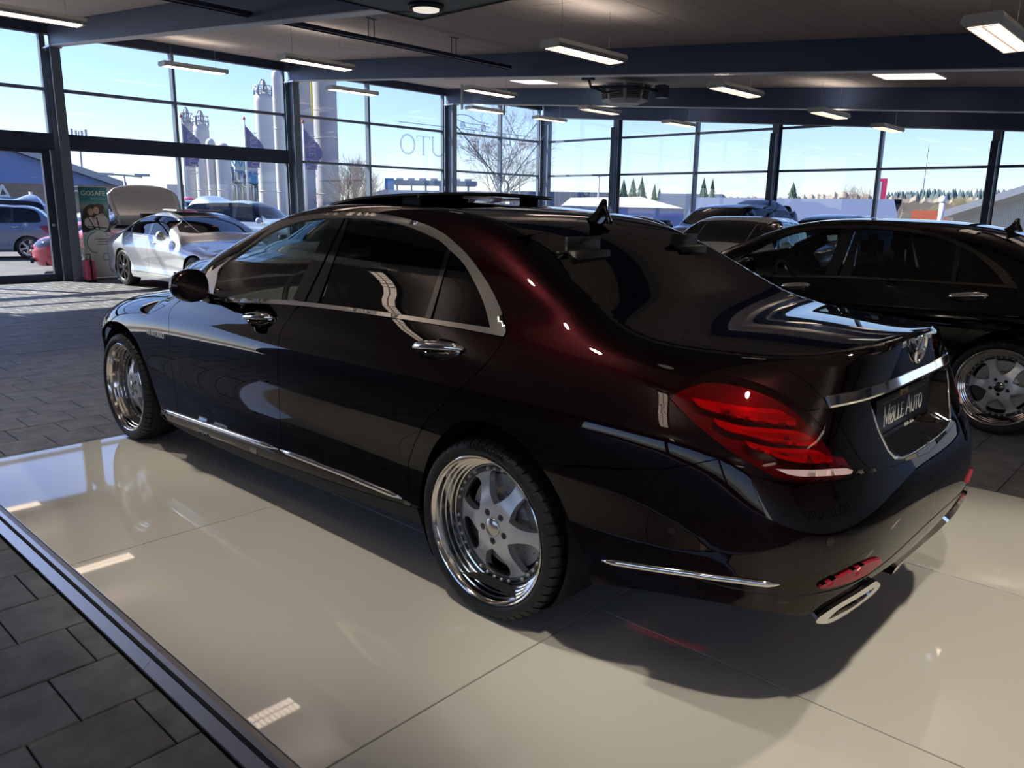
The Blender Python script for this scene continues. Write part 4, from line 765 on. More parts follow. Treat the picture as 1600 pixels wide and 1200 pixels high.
def strip(name, P, N, w_, h_, m, parent, taper=True, side=1):
    """half-round moulding laid along a curve on the surface"""
    P = np.asarray(P,float); N = np.asarray(N,float)
    if side == -1: P = P*[-1,1,1]; N = N*[-1,1,1]
    n = len(P); T = np.gradient(P,axis=0); T /= np.linalg.norm(T,axis=1,keepdims=True); Bn = np.cross(T,N); Bn /= np.linalg.norm(Bn,axis=1,keepdims=True)
    pr = [(-1,0),(-.85,.6),(-.5,.92),(0,1),(.5,.92),(.85,.6),(1,0)]; k = len(pr); v = []; f = []
    for i in range(n):
        q = 1
        if taper: q = min(1,.25+min(i,n-1-i)*.4)
        for a, b in pr: v.append(P[i]+Bn[i]*a*w_/2*q+N[i]*(b*h_*q-.001))
    for i in range(n-1):
        for j in range(k-1): f.append((i*k+j,i*k+j+1,(i+1)*k+j+1,(i+1)*k+j))
    f += [tuple(range(k))[::-1], tuple(range((n-1)*k,n*k))]
    mb = MB(); mb.add(v, f, 0, True); return mb.build(name, m, parent, True)
# ------------------------------------------------------------------ wheels (axis x, outside toward -x, a = depth inward from the lip)
def tyre_mesh(rt, rl, wd):
    prof = [(.016,rl-.008),(0,rl+.004),(-.006,rl+.018),(-.004,rl+(rt-rl)*.6),(.006,rt-.010),(.018,rt-.004),(.032,rt)]
    gro = []
    for c in (.30,.5,.70): gro += [(wd*c-.006,rt),(wd*c-.005,rt-.007),(wd*c+.005,rt-.007),(wd*c+.006,rt)]
    prof = prof+gro+[(wd-.032,rt),(wd-.018,rt-.004),(wd-.006,rt-.010),(wd+.004,rl+(rt-rl)*.6),(wd,rl+.004),(wd-.016,rl-.008)]
    mb = MB(); nb = 54; v = []; f = []; k = len(prof); ang = []
    for i in range(nb): a = 2*PI*i/nb; ang += [(a,0),(a+2*PI/nb*.80,0),(a+2*PI/nb*.82,1),(a+2*PI/nb*.98,1)]
    for an, g in ang:
        for i, (a, r_) in enumerate(prof):
            if g and (.004 < a < wd*.30-.007 or wd*.70+.007 < a < wd-.004) and r_ > rt-.012: r_ -= .006
            tw = .10*abs(a-wd/2) if .02 < a < wd-.02 else 0
            v.append((a, r_*math.cos(an+tw), r_*math.sin(an+tw)))
    n = len(ang)
    for j in range(n):
        q = (j+1) % n
        for i in range(k-1): f.append((j*k+i,j*k+i+1,q*k+i+1,q*k+i))
    mb.add(v, f, 0, True); me = mb.mesh('tyre', M['rubber']); me.set_sharp_from_angle(angle=R(32)); return me
def disc_with_holes(outer, holes, zf, th, step=.014):
    """flat casting in the wheel plane: outline and holes in (u, v); zf = face depth as a function of radius"""
    loops = [np.array(outer)]+[np.array(h) for h in holes]; lo = loops[0].min(0); hi = loops[0].max(0)
    gx, gy = np.meshgrid(np.arange(lo[0],hi[0],step), np.arange(lo[1],hi[1],step)); G = np.stack([gx.ravel(),gy.ravel()],1)
    ok = inside(G, loops[0]) & (dist_poly(G, loops[0]) > step*.45)
    for h in loops[1:]: ok &= ~inside(G, h); ok &= dist_poly(G, h) > step*.45
    V = np.vstack(loops+[G[ok]]); E = []; s = 0
    for l in loops: n = len(l); E += [(s+i,s+(i+1)%n) for i in range(n)]; s += n
    r = delaunay_2d_cdt([Vector(map(float,q)) for q in V], E, [], 0, 1e-6); V = np.array([(q.x,q.y) for q in r[0]]); T = np.array([t for t in r[2] if len(t) == 3]); c = V[T].mean(1)
    ok = inside(c, loops[0])
    for h in loops[1:]: ok &= ~inside(c, h)
    T = T[ok]; e = {}
    for t in T.tolist():
        for i in range(3): e[(t[i],t[(i+1)%3])] = 1
    z = zf(np.hypot(V[:,0],V[:,1])); n = len(V)
    v = [(z[i],V[i,0],V[i,1]) for i in range(n)]+[(z[i]+th,V[i,0],V[i,1]) for i in range(n)]
    top = [tuple(t[::-1]) for t in T.tolist()]; f = top+[tuple(x+n for x in t[::-1]) for t in top]; wall = [(a,b,b+n,a+n) for (a,b) in e if (b,a) not in e]
    return v, f, wall
def ss(a, b, x): t = np.clip((x-a)/(b-a),0,1); return t*t*(3-2*t)
def make_wheel_meshes(rt=.336, rl=.2775, wd=.255):
    D = {'tyre': tyre_mesh(rt, rl, wd)}
    D['rim_lip'] = MB().lathe([(.016,rl-.010),(.001,rl-.001),(-.001,rl-.004),(.001,rl-.008),(.010,rl-.012),(.014,rl-.016),(.030,rl-.020),(.032,rl-.0255),(.048,rl-.0285),(.050,rl-.034),(.066,rl-.037),(.068,rl-.0425),(.084,rl-.045),(.086,rl-.050),(.102,rl-.052),(.104,rl-.055)], 96).mesh('rim_lip', M['polish']); D['rim_lip'].set_sharp_from_angle(angle=R(28))
    D['rim_barrel'] = MB().lathe([(.10,rl-.054),(.10,.192),(.14,.205),(.235,.215)], 64).mesh('rim_barrel', M['blackmatt'])
    w_ = Spl([(.085,.0455),(.092,.039),(.105,.0315),(.13,.0245),(.155,.0235),(.175,.027),(.188,.034),(.197,.044)])
    holes = []
    for k in range(6):
        c0 = R(60*k+30); rs = np.linspace(.0865,.197,16); half = R(30)-np.arcsin(np.clip(w_(rs)/rs,0,.5)); half = np.maximum(half,.0)
        A = [(r_*math.cos(c0-h), r_*math.sin(c0-h)) for r_, h in zip(rs,half)]; Bp = [(r_*math.cos(c0+h), r_*math.sin(c0+h)) for r_, h in zip(rs,half)][::-1]
        top = [(.199*math.cos(c0+t), .199*math.sin(c0+t)) for t in np.linspace(-half[-1]*.8,half[-1]*.8,8)]
        holes.append([(.0855*math.cos(c0),.0855*math.sin(c0))]+A[1:]+top+Bp[:-1])
    for k in range(5):
        c0 = R(72*k+90+36); holes.append([(.056*math.cos(c0)+.0132*math.cos(t), .056*math.sin(c0)+.0132*math.sin(t)) for t in np.linspace(0,2*PI,14,endpoint=False)])
    outer = [(.2235*math.cos(t),.2235*math.sin(t)) for t in np.linspace(0,2*PI,120,endpoint=False)]
    zf = lambda r_: .056+.036*ss(.075,.19,r_)
    v, f, wl = disc_with_holes(outer, holes, zf, .030)
    mb = MB(); mb.add(v, f, 0, True); b = len(mb.v); mb.add([mb.v[i] for i in range(len(v))], wl, 0, False); D['wheel'] = mb.mesh('wheel', M['alloy'])
    mb = MB().lathe([(.088,.2205),(.084,.219),(.084,.203),(.089,.2)], 96)
    D['bolt_ring'] = mb.mesh('bolt_ring', M['alloydark'])
    mb = MB()
    for k in range(36):
        a = 2*PI*k/36+.03
        if abs(((math.degrees(a)+30) % 60)-30) < 6: continue
        mb.lathe([(0,.0075),(-.006,.0066),(-.0075,.004),(-.0075,0)], 8, 'x', (.084,.211*math.cos(a),.211*math.sin(a)))
    D['rim_bolts'] = mb.mesh('rim_bolts', M['steel'])
    mb = MB().lathe([(.075,.035),(.049,.035),(.0465,.033),(.046,.0)], 32); mb.box((.0452,-.010,-.004),(.0465,.012,.004), 0, 0, Matrix.Rotation(R(35),4,'X')); D['hub_cap'] = mb.mesh('hub_cap', M['satin'])
    mb = MB()
    for k in range(5): c0 = R(72*k+90+36); mb.lathe([(.078,.0135),(.078,0)], 14, 'x', (0,.056*math.cos(c0),.056*math.sin(c0)))
    D['lug_wells'] = mb.mesh('lug_wells', M['blackmatt'])
    v, f, wl = disc_with_holes([(.178*math.cos(t),.178*math.sin(t)) for t in np.linspace(0,2*PI,72,endpoint=False)],
        [[(r_*math.cos(a+q)+.0035*math.cos(t), r_*math.sin(a+q)+.0035*math.sin(t)) for t in np.linspace(0,2*PI,6,endpoint=False)] for r_, q in ((.108,0),(.132,.1),(.156,.2)) for a in np.linspace(0,2*PI,18,endpoint=False)], lambda r_: .135+.02*ss(.095,.09,r_)-.03*(r_ < .085), .03, .03)
    mb = MB(); mb.add(v, f+wl, 0, False); D['brake_disc'] = mb.mesh('brake_disc', M['steel'])
    mb = MB()
    for i in range(13):
        a = R(-55+i*5.5)
        mb.v += [(.118,.10*math.cos(a),.10*math.sin(a)),(.118,.19*math.cos(a),.19*math.sin(a)),(.18,.19*math.cos(a),.19*math.sin(a)),(.18,.10*math.cos(a),.10*math.sin(a))]
    for i in range(12):
        for j in range(4): mb.f.append((i*4+j,i*4+(j+1)%4,i*4+4+(j+1)%4,i*4+4+j))
    mb.f += [(3,2,1,0),(48,49,50,51)]; mb.m = [0]*len(mb.f); mb.sm = [False]*len(mb.f); D['brake_caliper'] = mb.mesh('brake_caliper', M['alloydark'])
    return D
def place_wheel(D, parent, x, y, z, spin, side=1, steer=0, full=True):
    h = obj('wheel', D['wheel'], parent, (x,y,z), (spin if side == 1 else spin, 0, steer+(0 if side == 1 else PI)))
    for k, me in D.items():
        if k == 'wheel': continue
        if not full and k in ('rim_bolts','lug_wells','brake_caliper'): continue
        o = obj(k, me, h)
        if k in ('brake_caliper','tyre','rim_lip','rim_barrel'): o.rotation_euler = (-spin, 0, 0)
        if k in ('rim_bolts','lug_wells'): tag(o, kind='stuff')
    return h
def ring_text(D, text, rad, ang0, size):
    """raised sidewall lettering bent round the tyre, on the outer face"""
    me = font_mesh(text, size, M['blackgloss'], .0008); n = len(me.vertices)
    for v in me.vertices:
        u, q, d = v.co; a = ang0-u/rad
        v.co = (-.0075-d, -(rad+q)*math.cos(a), (rad+q)*math.sin(a))
    return me
WH = make_wheel_meshes()
WH['tyre_lettering'] = ring_text(WH, 'HANKOOK', .300, R(90), .034)

# ================================================================== THE DARK RUBY SALOON
HB = Body(HERO)
def pan(n): k, s = PANELS[n]; return k, np.array([[float(a) for a in q.split(',')] for q in s.split()])
def ell(c, a, b, n=28, rot=0): return [(c[0]+a*math.cos(t)*math.cos(rot)-b*math.sin(t)*math.sin(rot), c[1]+a*math.cos(t)*math.sin(rot)+b*math.sin(t)*math.cos(rot)) for t in np.linspace(0,2*PI,n,endpoint=False)]
def cap_of(pts): return HB.uncap(np.array(pts,float))
def build_hero():
    car = empty('saloon_car')
    P_, G_ = M['paint'], 'cap'
    side_panels = {'front_fender':P_,'rear_fender':P_,'rear_fender_lower':P_,'sill_panel':P_,'sill_skirt':M['blackmatt'],'mirror_sail':M['blackgloss']}
    hc = {'front_door':((-.8785,1.537,.930),.125,.050),'rear_door':((-.878,.272,.950),.132,.048)}
    for sd in (1,-1):
        for n, m in side_panels.items():
            k, q = pan(n); skin_obj(n, HB, k, q, m, car, side=sd, thick=.004 if n == 'rear_fender_lower' else .02)
        for n in ('front_door','rear_door'):
            k, q = pan(n); c, a, b = hc[n]; cc = cap_of([c])[0]; rot = math.atan2(cap_of([np.array(c)+[.003,-.1,.009]])[0][1]-cc[1], -.1)+PI
            e = ell(cc, a*.86, b*.9, 30, rot)
            d = skin_obj(n, HB, k, q, P_, car, side=sd, thick=.02, holes=[e])
            def dd(V, cc=cc, a=a*.86, b=b*.9, rot=rot):
                x, y = V[:,0]-cc[0], V[:,1]-cc[1]; u = (x*math.cos(rot)+y*math.sin(rot))/a; v = (-x*math.sin(rot)+y*math.cos(rot))/b
                return .03*np.sqrt(np.maximum(0,1-u*u-v*v))**1.0
            skin_obj('handle_recess', HB, k, e, M['blackgloss'], d, side=sd, thick=0, gap=0, step=.012, dish=dd)
            # chrome grip: flattened bar bowed off the surface
            t = np.linspace(-1,1,17); s_ = cc[0]+t*a*.98*math.cos(rot); th = cc[1]+t*a*.98*math.sin(rot)+.004
            Pb = HB.cap(np.stack([s_,th],1)); Nb = HB.nrm(Pb); mb = MB(); v = []; f = []; K = 12
            for i in range(17):
                q_ = math.sqrt(max(0,1-t[i]**2)); bow = .006+.026*q_**.8; hw = .019*max(.25,q_**.5); hd = .011*max(.3,q_**.5)
                up = np.array([0,0,1.]); up = up-Nb[i]*up.dot(Nb[i]); up /= np.linalg.norm(up)
                for j in range(K): an = 2*PI*j/K; v.append(tuple((Pb[i]+Nb[i]*(bow+hd*math.cos(an))+up*hw*math.sin(an))*np.array([sd,1,1])))
            for i in range(16):
                for j in range(K): f.append((i*K+j,i*K+(j+1)%K,(i+1)*K+(j+1)%K,(i+1)*K+j))
            f += [tuple(range(K)),tuple(range(16*K,17*K))[::-1]]; mb.add(v, f, 0, True); mb.build('door_handle', M['chrome'], d, True)
        for n, m, off in (('front_window',M['glassclear'],-.003),('rear_side_window',M['glassdark'],-.003),('quarter_window',M['glassdark'],-.003)):
            k, q = pan(n); skin_obj(n, HB, k, q, m, car, side=sd, thick=0, off=off, gap=-.004)
        for n, m, off in (('b_pillar_front',M['blackgloss'],0),('b_pillar_rear',M['blackgloss'],0),('window_divider',M['blackgloss'],.001),('window_frame',M['satin'],.004),('belt_trim',M['satin'],.0045)):
            k, q = pan(n); skin_obj({'b_pillar_front':'b_pillar','b_pillar_rear':'b_pillar'}.get(n,n), HB, k, q, m, car, side=sd, thick=.012, off=off, step=.02, gap=.0005)
        # bright edge beads round the glass
        k, q = pan('window_frame'); n0 = int(np.argmin(np.hypot(*(q-[-.005,.53]).T)))
        k, q = pan('belt_trim'); Pp = HB.cap(resample(q[len(q)//2:],.03)[:-1]) if False else None
        # sill chrome moulding in two lengths
        for a, b in ((2.578,1.345),(1.325,.433)):
            y = np.linspace(a, b, 24); zz = np.interp(y,[.433,.547,.81,1.27,1.796,2.223,2.578],[.345,.346,.348,.344,.329,.313,.300]); Pp = HB.sidep(np.stack([y,zz],1)); strip('sill_moulding', Pp, HB.nrm(Pp), .026, .010, M['chrome'], car, True, sd)
        # bumper moulding
        c = cap_of([(-.924,-.523,.397),(-.913,-.678,.422),(-.895,-.817,.444),(-.865,-.94,.458),(-.813,-1.043,.461)]); cs = np.stack([np.interp(np.linspace(0,4,30),range(5),c[:,i]) for i in (0,1)],1)
        Pp = HB.cap(cs); strip('bumper_moulding', Pp, HB.nrm(Pp), .021, .009, M['chrome'], car, True, sd)
        c = cap_of([(-.731,-1.12,.456),(-.674,-1.15,.464),(-.585,-1.178,.476),(-.483,-1.194,.474)])
        skin_obj('rear_reflector', HB, G_, pan('reflector')[1], M['redrefl'], car, side=sd, thick=.010, off=.010, gap=0, step=.02)
        # thin dark trim line under the reflector running round the bumper
        s_ = np.linspace(c[0][0]+.34, -.28-.95*PI/2+.002, 50); th = np.interp(s_, sorted([c[0][0]+.34,c[0][0],c[-1][0],-.28-.95*PI/2]), [y for _, y in sorted(zip([c[0][0]+.34,c[0][0],c[-1][0],-.28-.95*PI/2],[c[0][1]-.025,c[0][1]-.022,c[-1][1]-.03,c[-1][1]-.03]))])
        Pp = HB.cap(np.stack([s_,th],1)); strip('bumper_dark_line', Pp, HB.nrm(Pp), .006, .0022, M['blackmatt'], car, False, sd)
        # tail light: housing, light bars and lens
        k, q = pan('tail_light'); tlo = skin_obj('tail_light', HB, k, q, M['reddark'], car, side=sd, thick=0, off=-.030, gap=.002)
        for i in range(3):
            kk, qq = pan('bar%d' % i); skin_obj('light_bar', HB, kk, qq, M['redbar'], tlo, side=sd, thick=.014, off=-.008, gap=0, step=.012)
            cq = qq.mean(0); skin_obj('light_core', HB, kk, cq+(qq-cq)*[.74,.46]+[-.03,-.004], M['redbar2'], tlo, side=sd, thick=.002, off=-.0065, gap=0, step=.012)
        kk, qq = pan('reverse_lamp'); rl = skin_obj('reverse_lamp', HB, kk, qq, M['whitelens'], tlo, side=sd, thick=.01, off=.0055, gap=0, step=.012)
        skin_obj('lens', HB, k, q, M['redlens'], tlo, side=sd, thick=0, off=.001, gap=.001, step=.022)
        # exhaust tip let into the bumper corner
        eo, ei = pan('exhaust')[1], pan('exhaust_in')[1]
        ex = skin_obj('exhaust_tip', HB, G_, eo, M['chrome'], car, side=sd, thick=.06, off=.014, gap=0, step=.02, holes=[ei])
        skin_obj('exhaust_bore', HB, G_, ei, M['blackmatt'], ex, side=sd, thick=0, off=-.012, gap=-.003, step=.02)
        for sp in ((-.908,-.751,.561),(-.715,-1.13,.585)):
            c = cap_of([sp])[0]; skin_obj('parking_sensor', HB, G_, ell(c,.011,.011,14), M['blackgloss'], car, side=sd, thick=.002, off=.001, gap=0, step=.01)
        # mirror
        mr = MB(); v = []; f = []; nu, nv = 20, 14
        for i in range(nv+1):
            ph = PI*(i/nv-.5)
            for j in range(nu):
                t = 2*PI*j/nu; cx = math.copysign(abs(math.cos(t))**.75,math.cos(t)); cz = math.copysign(abs(math.sin(t))**.8,math.sin(t)); c_ = math.cos(ph)**.6; y_ = math.sin(ph)
                x_ = -.018-.092*cx*c_; z_ = .082*cz*c_*(1-.22*cx*(cx > 0)); yv = .085*y_ if y_ > 0 else .035*y_
                v.append(((-1.045+x_+.018)*sd, 1.895+yv-.05*(-cx)*0+.045*cx*0, 1.072+z_))
        for i in range(nv):
            for j in range(nu): f.append((i*nu+j,i*nu+(j+1)%nu,(i+1)*nu+(j+1)%nu,(i+1)*nu+j))
        mr.add(v, f, 0, True); mo = mr.build('door_mirror', M['paint'], car, True)
        mb = MB(); n = 24; rim = []
        for j in range(n): t = 2*PI*j/n; rim.append(((-1.045-.078*math.copysign(abs(math.cos(t))**.75,math.cos(t)))*sd, 1.858, 1.072+.066*math.copysign(abs(math.sin(t))**.8,math.sin(t))))
        mb.add(rim, [tuple(range(n))]); mb.build('mirror_glass', M['blackgloss'], mo)
        MB().tube([(-.86*sd,1.93,.985),(-.94*sd,1.91,1.0),(-1.0*sd,1.905,1.03)], .03, 10, r2=.024).build('mirror_arm', M['blackgloss'], mo)
        # headlamp at the nose corner
        hq = cap_of([HB.cap([(3.62,.24)])[0]]); ho = np.array([(3.60,.215),(3.72,.245),(3.95,.20),(4.12,.12),(4.15,.04),(3.98,.02),(3.80,.08),(3.66,.15)])
        skin_obj('headlamp', HB, G_, ho, M['lampglass'], car, side=sd, thick=.01, off=.004, gap=0)
        # wheels
        for y in (0, 3.165): place_wheel(WH, car, -.925*sd, y, .336, R(3) if y == 0 else R(17), sd)
        # wheel wells
        for y in (0, 3.165):
            mb = MB(); mb.lathe([(-.90,.372),(-.60,.372),(-.60,.05)], 40, 'x', (0,y,.36)); mb.v = [(x*sd,yy2,max(z,.12)) for x,yy2,z in mb.v]; mb.build('wheel_well', M['blackmatt'], car)
    for n in ('rear_bumper','front_bumper'):
        k, q = pan(n); skin_obj(n, HB, k, q, M['paint'], car, both=True, thick=.02, gap=.0012)
    for n in ('hood','roof_panel'):
        k, q = pan(n); skin_obj(n, HB, k, q, M['paint'], car, both=True, thick=.015, gap=.0012)
    k, q = pan('windshield'); skin_obj('windshield', HB, k, q, M['glassclear'], car, both=True, thick=0, off=-.002, gap=-.002)
    k, q = pan('back_window'); skin_obj('back_window', HB, k, q, M['glassback'], car, both=True, thick=0, off=-.001, gap=-.001)
    # boot lid: deck and face, with a recess for the plate
    k, q = pan('trunk_deck'); dk = skin(HB, k, q, both=True, thick=0, gap=0.)
    rec = [(-.40,.925),(-.375,.835),(-.335,.765),(-.30,.735),(-.24,.722),(0,.716),(0,.968),(-.36,.968),(-.395,.955)]
    rec = [(0,.716)]+[(x,z) for x,z in rec if x < 0][::-1]+[(0,.968)] if False else rec
    k, q = pan('trunk_face')
    # outline of the half face with the recess cut out of its centre edge
    ic = np.where(np.abs(q[:,0]) < 1e-3)[0]; i0, i1 = ic[0], ic[-1]
    if i0 > i1: i0, i1 = i1, i0
    half = np.vstack([q[:i0+1],[(0,.950),(-.36,.950),(-.392,.938),(-.40,.915),(-.375,.835),(-.335,.765),(-.30,.735),(-.24,.722),(0,.716)],q[i1:]])
    fc = skin(HB, k, half, both=True, thick=.03, gap=0., step=.022)
    lid = join_skins('trunk_lid', [dk, fc], M['paint'], car)
    ro = np.array([(0,.950),(-.36,.950),(-.392,.938),(-.40,.915),(-.375,.835),(-.335,.765),(-.30,.735),(-.24,.722),(0,.716)])
    def deep(P, V): P = P.copy(); d = np.minimum(dist_poly(V, np.vstack([ro,ro[::-1]*[-1,1]])),.03)/.03; P[:,1] += .068*ss(0,1,d)*(1-.75*ss(0,1,(.768-V[:,1])/.045)); return P
    rcs = skin_obj('plate_recess', HB, 'back', ro, M['blackgloss'], lid, both=True, thick=0, gap=0, step=.018, warp=deep)
    rl_ = np.array([(-.399,.905),(-.375,.835),(-.335,.765),(-.30,.735),(-.24,.722),(-.12,.717),(0,.716)]); rl_ = resample(np.vstack([rl_,rl_[::-1]*[-1,1]]),.02)[:-1]; rl_ = rl_[:len(rl_)//2+1]
    Pp = HB.back(np.stack([-np.abs(rl_[:,0]),rl_[:,1]],1)); Nn = HB.nrm(Pp); strip('recess_trim', Pp, Nn, .010, .004, M['chrome'], lid, True, 1); strip('recess_trim', Pp, Nn, .010, .004, M['chrome'], lid, True, -1)
    # chrome grip bar across the lid
    x = np.linspace(-.588,.588,60); zb = .939+.010*(1-(x/.6)**2); bz = HB.back(np.stack([-np.abs(x),zb],1)); bz[:,0] = x; nb = HB.nrm(bz)
    v = []; f = []; K = 6
    for i in range(60):
        hh = .017
        for dz, off in ((hh,-.001),(hh*.92,.003),(-hh*.55,.013),(-hh*.95,.011),(-hh,-.002),(0,-.012)): v.append((x[i],bz[i][1]-off,bz[i][2]+dz))
    for i in range(59):
        for j in range(K): f.append((i*K+j,i*K+(j+1)%K,(i+1)*K+(j+1)%K,(i+1)*K+j))
    f += [tuple(range(K)),tuple(range(59*K,60*K))[::-1]]; mb = MB(); mb.add(v, f, 0, True); o_ = mb.build('trunk_grip_bar', M['chrome'], lid, True); o_.data.set_sharp_from_angle(angle=R(24))
    # plate
    pl = empty('number_plate', (0,-1.070,.832)); pl.parent = lid; pl.rotation_euler = (R(-4),0,0)
    pb = part('plate_board', (-.265,-.004,-.058),(.265,.004,.058), M['plate'], None, .003); pb.parent = lid; pb.location = pl.location; pb.rotation_euler = pl.rotation_euler; pb.name = 'number_plate'; bpy.data.objects.remove(pl); pl = pb
    mb = MB(); wd = serif_text(MB(), 'MØLLE AUTO', 1, lambda u,v_,d: (0,0,0), small=.8)
    kx = .40/(wd*.062); serif_text(mb, 'MØLLE AUTO', .062, lambda u,v_,d: (-.20+u*kx,-.0042-d,-.034+v_), .11, .055, .8, .0012); mb.build('plate_letters', M['white'], pl)
    part('plate_line', (-.22,-.0055,.040),(.22,-.004,.0425), M['gold'], pl)
    mb = MB(); mb.box((-.045,-.0055,.040),(-.025,-.004,.062)); mb.box((.015,-.0055,.040),(.035,-.004,.062)); mb.box((-.025,-.0055,.050),(.015,-.004,.058)); mb.build('plate_crest', M['gold'], pl)
    part('plate_holder', (-.27,-.006,-.082),(.27,.0,-.058), M['blackgloss'], pl, .002)
    t = obj('holder_lettering', font_mesh('Mølle Auto', .022, M['white'], .0004), pl, (.06,-.0068,-.076), (PI/2,0,0))
    # star badge
    st = MB().lathe([(-.004,.050),(-.010,.0475),(-.010,.0445),(-.002,.0425)], 48, 'y').build('star_badge', M['chrome'], lid); st.location = (0,-1.099,1.030); st.rotation_euler = (R(6),0,0)
    mb = MB()
    for kk in range(3):
        a = R(90+120*kk); tip = (.044*math.cos(a),-.006,.044*math.sin(a)); b1 = (.009*math.cos(a+R(60)),-.004,.009*math.sin(a+R(60))); b2 = (.009*math.cos(a-R(60)),-.004,.009*math.sin(a-R(60)))
        mb.add([tip,b1,(0,-.014,0),b2], [(0,1,2),(0,2,3)])
    mb.build('star', M['chrome'], st)
    # side lettering on the front wings
    for sd in (1,-1):
        t = obj('wing_lettering', font_mesh('V8 BITURBO', .042, M['badge'], .001), car); c = HB.sidep([(2.59,.738)])[0]
        t.location = (c[0]*sd-.001*sd, 2.59, .728); t.rotation_euler = (PI/2,0,-PI/2 if sd == 1 else PI/2)
    # raised glass roof panel
    nx, ny = 20, 16; v = []; f = []
    for L in (0,1):
        for j in range(ny+1):
            y = .87+(1.62-.87)*j/ny
            xw = .45-.01*(j/ny)
            for i in range(nx+1):
                x_ = -xw+2*xw*i/nx; z = HB.top([(x_,y)])[0][2]; v.append((x_,y,z+.010+.040*(1-j/ny)**.8-(.016 if L == 0 else 0)))
    a = (nx+1)*(ny+1)
    for j in range(ny):
        for i in range(nx): q = j*(nx+1)+i; f += [(q,q+nx+1,q+nx+2,q+1),(a+q,a+q+1,a+q+nx+2,a+q+nx+1)]
    bd = [i for i in range(nx+1)]+[(j+1)*(nx+1)-1 for j in range(1,ny+1)]+[ny*(nx+1)+i for i in range(nx-1,-1,-1)]+[j*(nx+1) for j in range(ny-1,0,-1)]
    for i in range(len(bd)): p_, q = bd[i], bd[(i+1)%len(bd)]; f.append((p_,q,q+a,p_+a))
    mb = MB(); mb.add(v, f, 0, True); sr = mb.build('sunroof_panel', M['blackgloss'], car, True)
    for x_ in (-.40,.40): part('lift_arm', (x_-.006,.93,HB.top([(x_,.95)])[0][2]-.005),(x_+.006,1.05,HB.top([(x_,.95)])[0][2]+.033), M['blackmatt'], sr)
    # shark-fin aerial
    mb = MB(); z0 = HB.top([(0,.25)])[0][2]-.012; sec = [(.325,.004,.0),(.30,.022,.006),(.27,.027,.018),(.245,.020,.042),(.225,.012,.075),(.21,.008,.092),(.19,.006,.088),(.185,.008,.05),(.165,.012,.01),(.16,.006,0)]
    v = []; f = []
    for y, hw, hz in sec: v += [(-hw,y,z0+.012*(.25-y)*0),(-hw*.75,y,z0+hz*.6+.012),(0,y,z0+hz+.014),(hw*.75,y,z0+hz*.6+.012),(hw,y,z0)]
    for i in range(len(sec)-1):
        for j in range(4): f.append((i*5+j,i*5+j+1,(i+1)*5+j+1,(i+1)*5+j))
    mb.add(v, f, 0, True); mb.build('aerial_fin', M['blackgloss'], car, True)
    # cabin
    part('underbody', (-.70,.40,.17),(.70,2.78,.20), M['blackmatt'], car); part('underbody', (-.56,2.78,.17),(.56,3.85,.20), M['blackmatt'], car); part('rear_valance', (-.62,-.95,.36),(.62,.40,.38), M['blackmatt'], car); part('cabin_floor', (-.78,-.1,.26),(.78,2.5,.30), M['blackmatt'], car)
    MB().prism([(1.95,.30),(1.95,.82),(2.10,.93),(2.55,.97),(2.6,.3)], -.74, .74, 'x').build('dashboard', M['leather'], car, True)
    MB().prism([(-.55,.95),(-.10,1.02),(-.02,.95),(-.02,.30),(-.55,.3)], -.70, .70, 'x').build('parcel_shelf', M['leather'], car, True)
    def seat(x_, y, w2, rear=False):
        s = MB(); pr = [(0,.34),(.50,.40),(.54,.46),(.50,.53),(.05,.50),(-.20,1.12),(-.30,1.12),(-.32,1.02),(-.12,.40)]; s.prism([(y+a,b) for a,b in pr], x_-w2, x_+w2, 'x'); o = s.build('rear_seat' if rear else 'front_seat', M['leather'], car, True)
        bm = bmesh.new(); bm.from_mesh(o.data); bmesh.ops.bevel(bm, geom=bm.edges[:], offset=.035, segments=3, affect='EDGES'); bm.to_mesh(o.data); bm.free(); o.data.polygons.foreach_set('use_smooth',[True]*len(o.data.polygons))
        hr = MB(); hr.box((x_-.15,y-.335,1.17),(x_+.15,y-.22,1.36)); h = hr.build('headrest', M['leather'], o)
        bm = bmesh.new(); bm.from_mesh(h.data); bmesh.ops.bevel(bm, geom=bm.edges[:], offset=.05, segments=4, affect='EDGES'); bm.to_mesh(h.data); bm.free(); h.data.polygons.foreach_set('use_smooth',[True]*len(h.data.polygons))
    for x_ in (-.37,.37): seat(x_, 1.42, .25); seat(x_, .30, .28, True)
    mb = MB(); n = 36
    for i in range(n):
        a_ = 2*PI*i/n
        for j in range(8): b_ = 2*PI*j/8; mb.v.append((-.37+(.18+.016*math.cos(b_))*math.cos(a_), 1.86+.016*math.sin(b_)+.06*math.sin(a_), .93+(.18+.016*math.cos(b_))*math.sin(a_)*.94))
    for i in range(n):
        for j in range(8): mb.f.append((i*8+j,i*8+(j+1)%8,((i+1)%n)*8+(j+1)%8,((i+1)%n)*8+j)); mb.m.append(0); mb.sm.append(True)
    mb.box((-.43,1.86,.87),(-.31,1.90,.97)); mb.box((-.54,1.86,.905),(-.20,1.88,.935)); mb.build('steering_wheel', M['leather'], car)
    part('rear_view_mirror', (-.12,1.62,1.27),(.12,1.65,1.34), M['blackgloss'], car, .01)
    return car
hero = build_hero()
tag(hero, 'dark ruby black luxury saloon with deep-dish wheels on the ivory platform', 'car')
second = copy_tree(hero, None, ('sunroof_panel',), {M['paint']: M['paint_black'], M['satin']: M['satindark']})
second.location = (4.43, -.70, FZ); second.name = 'saloon_car.001'
tag(second, 'plain black saloon parked on the pavers at the right edge of frame', 'car')

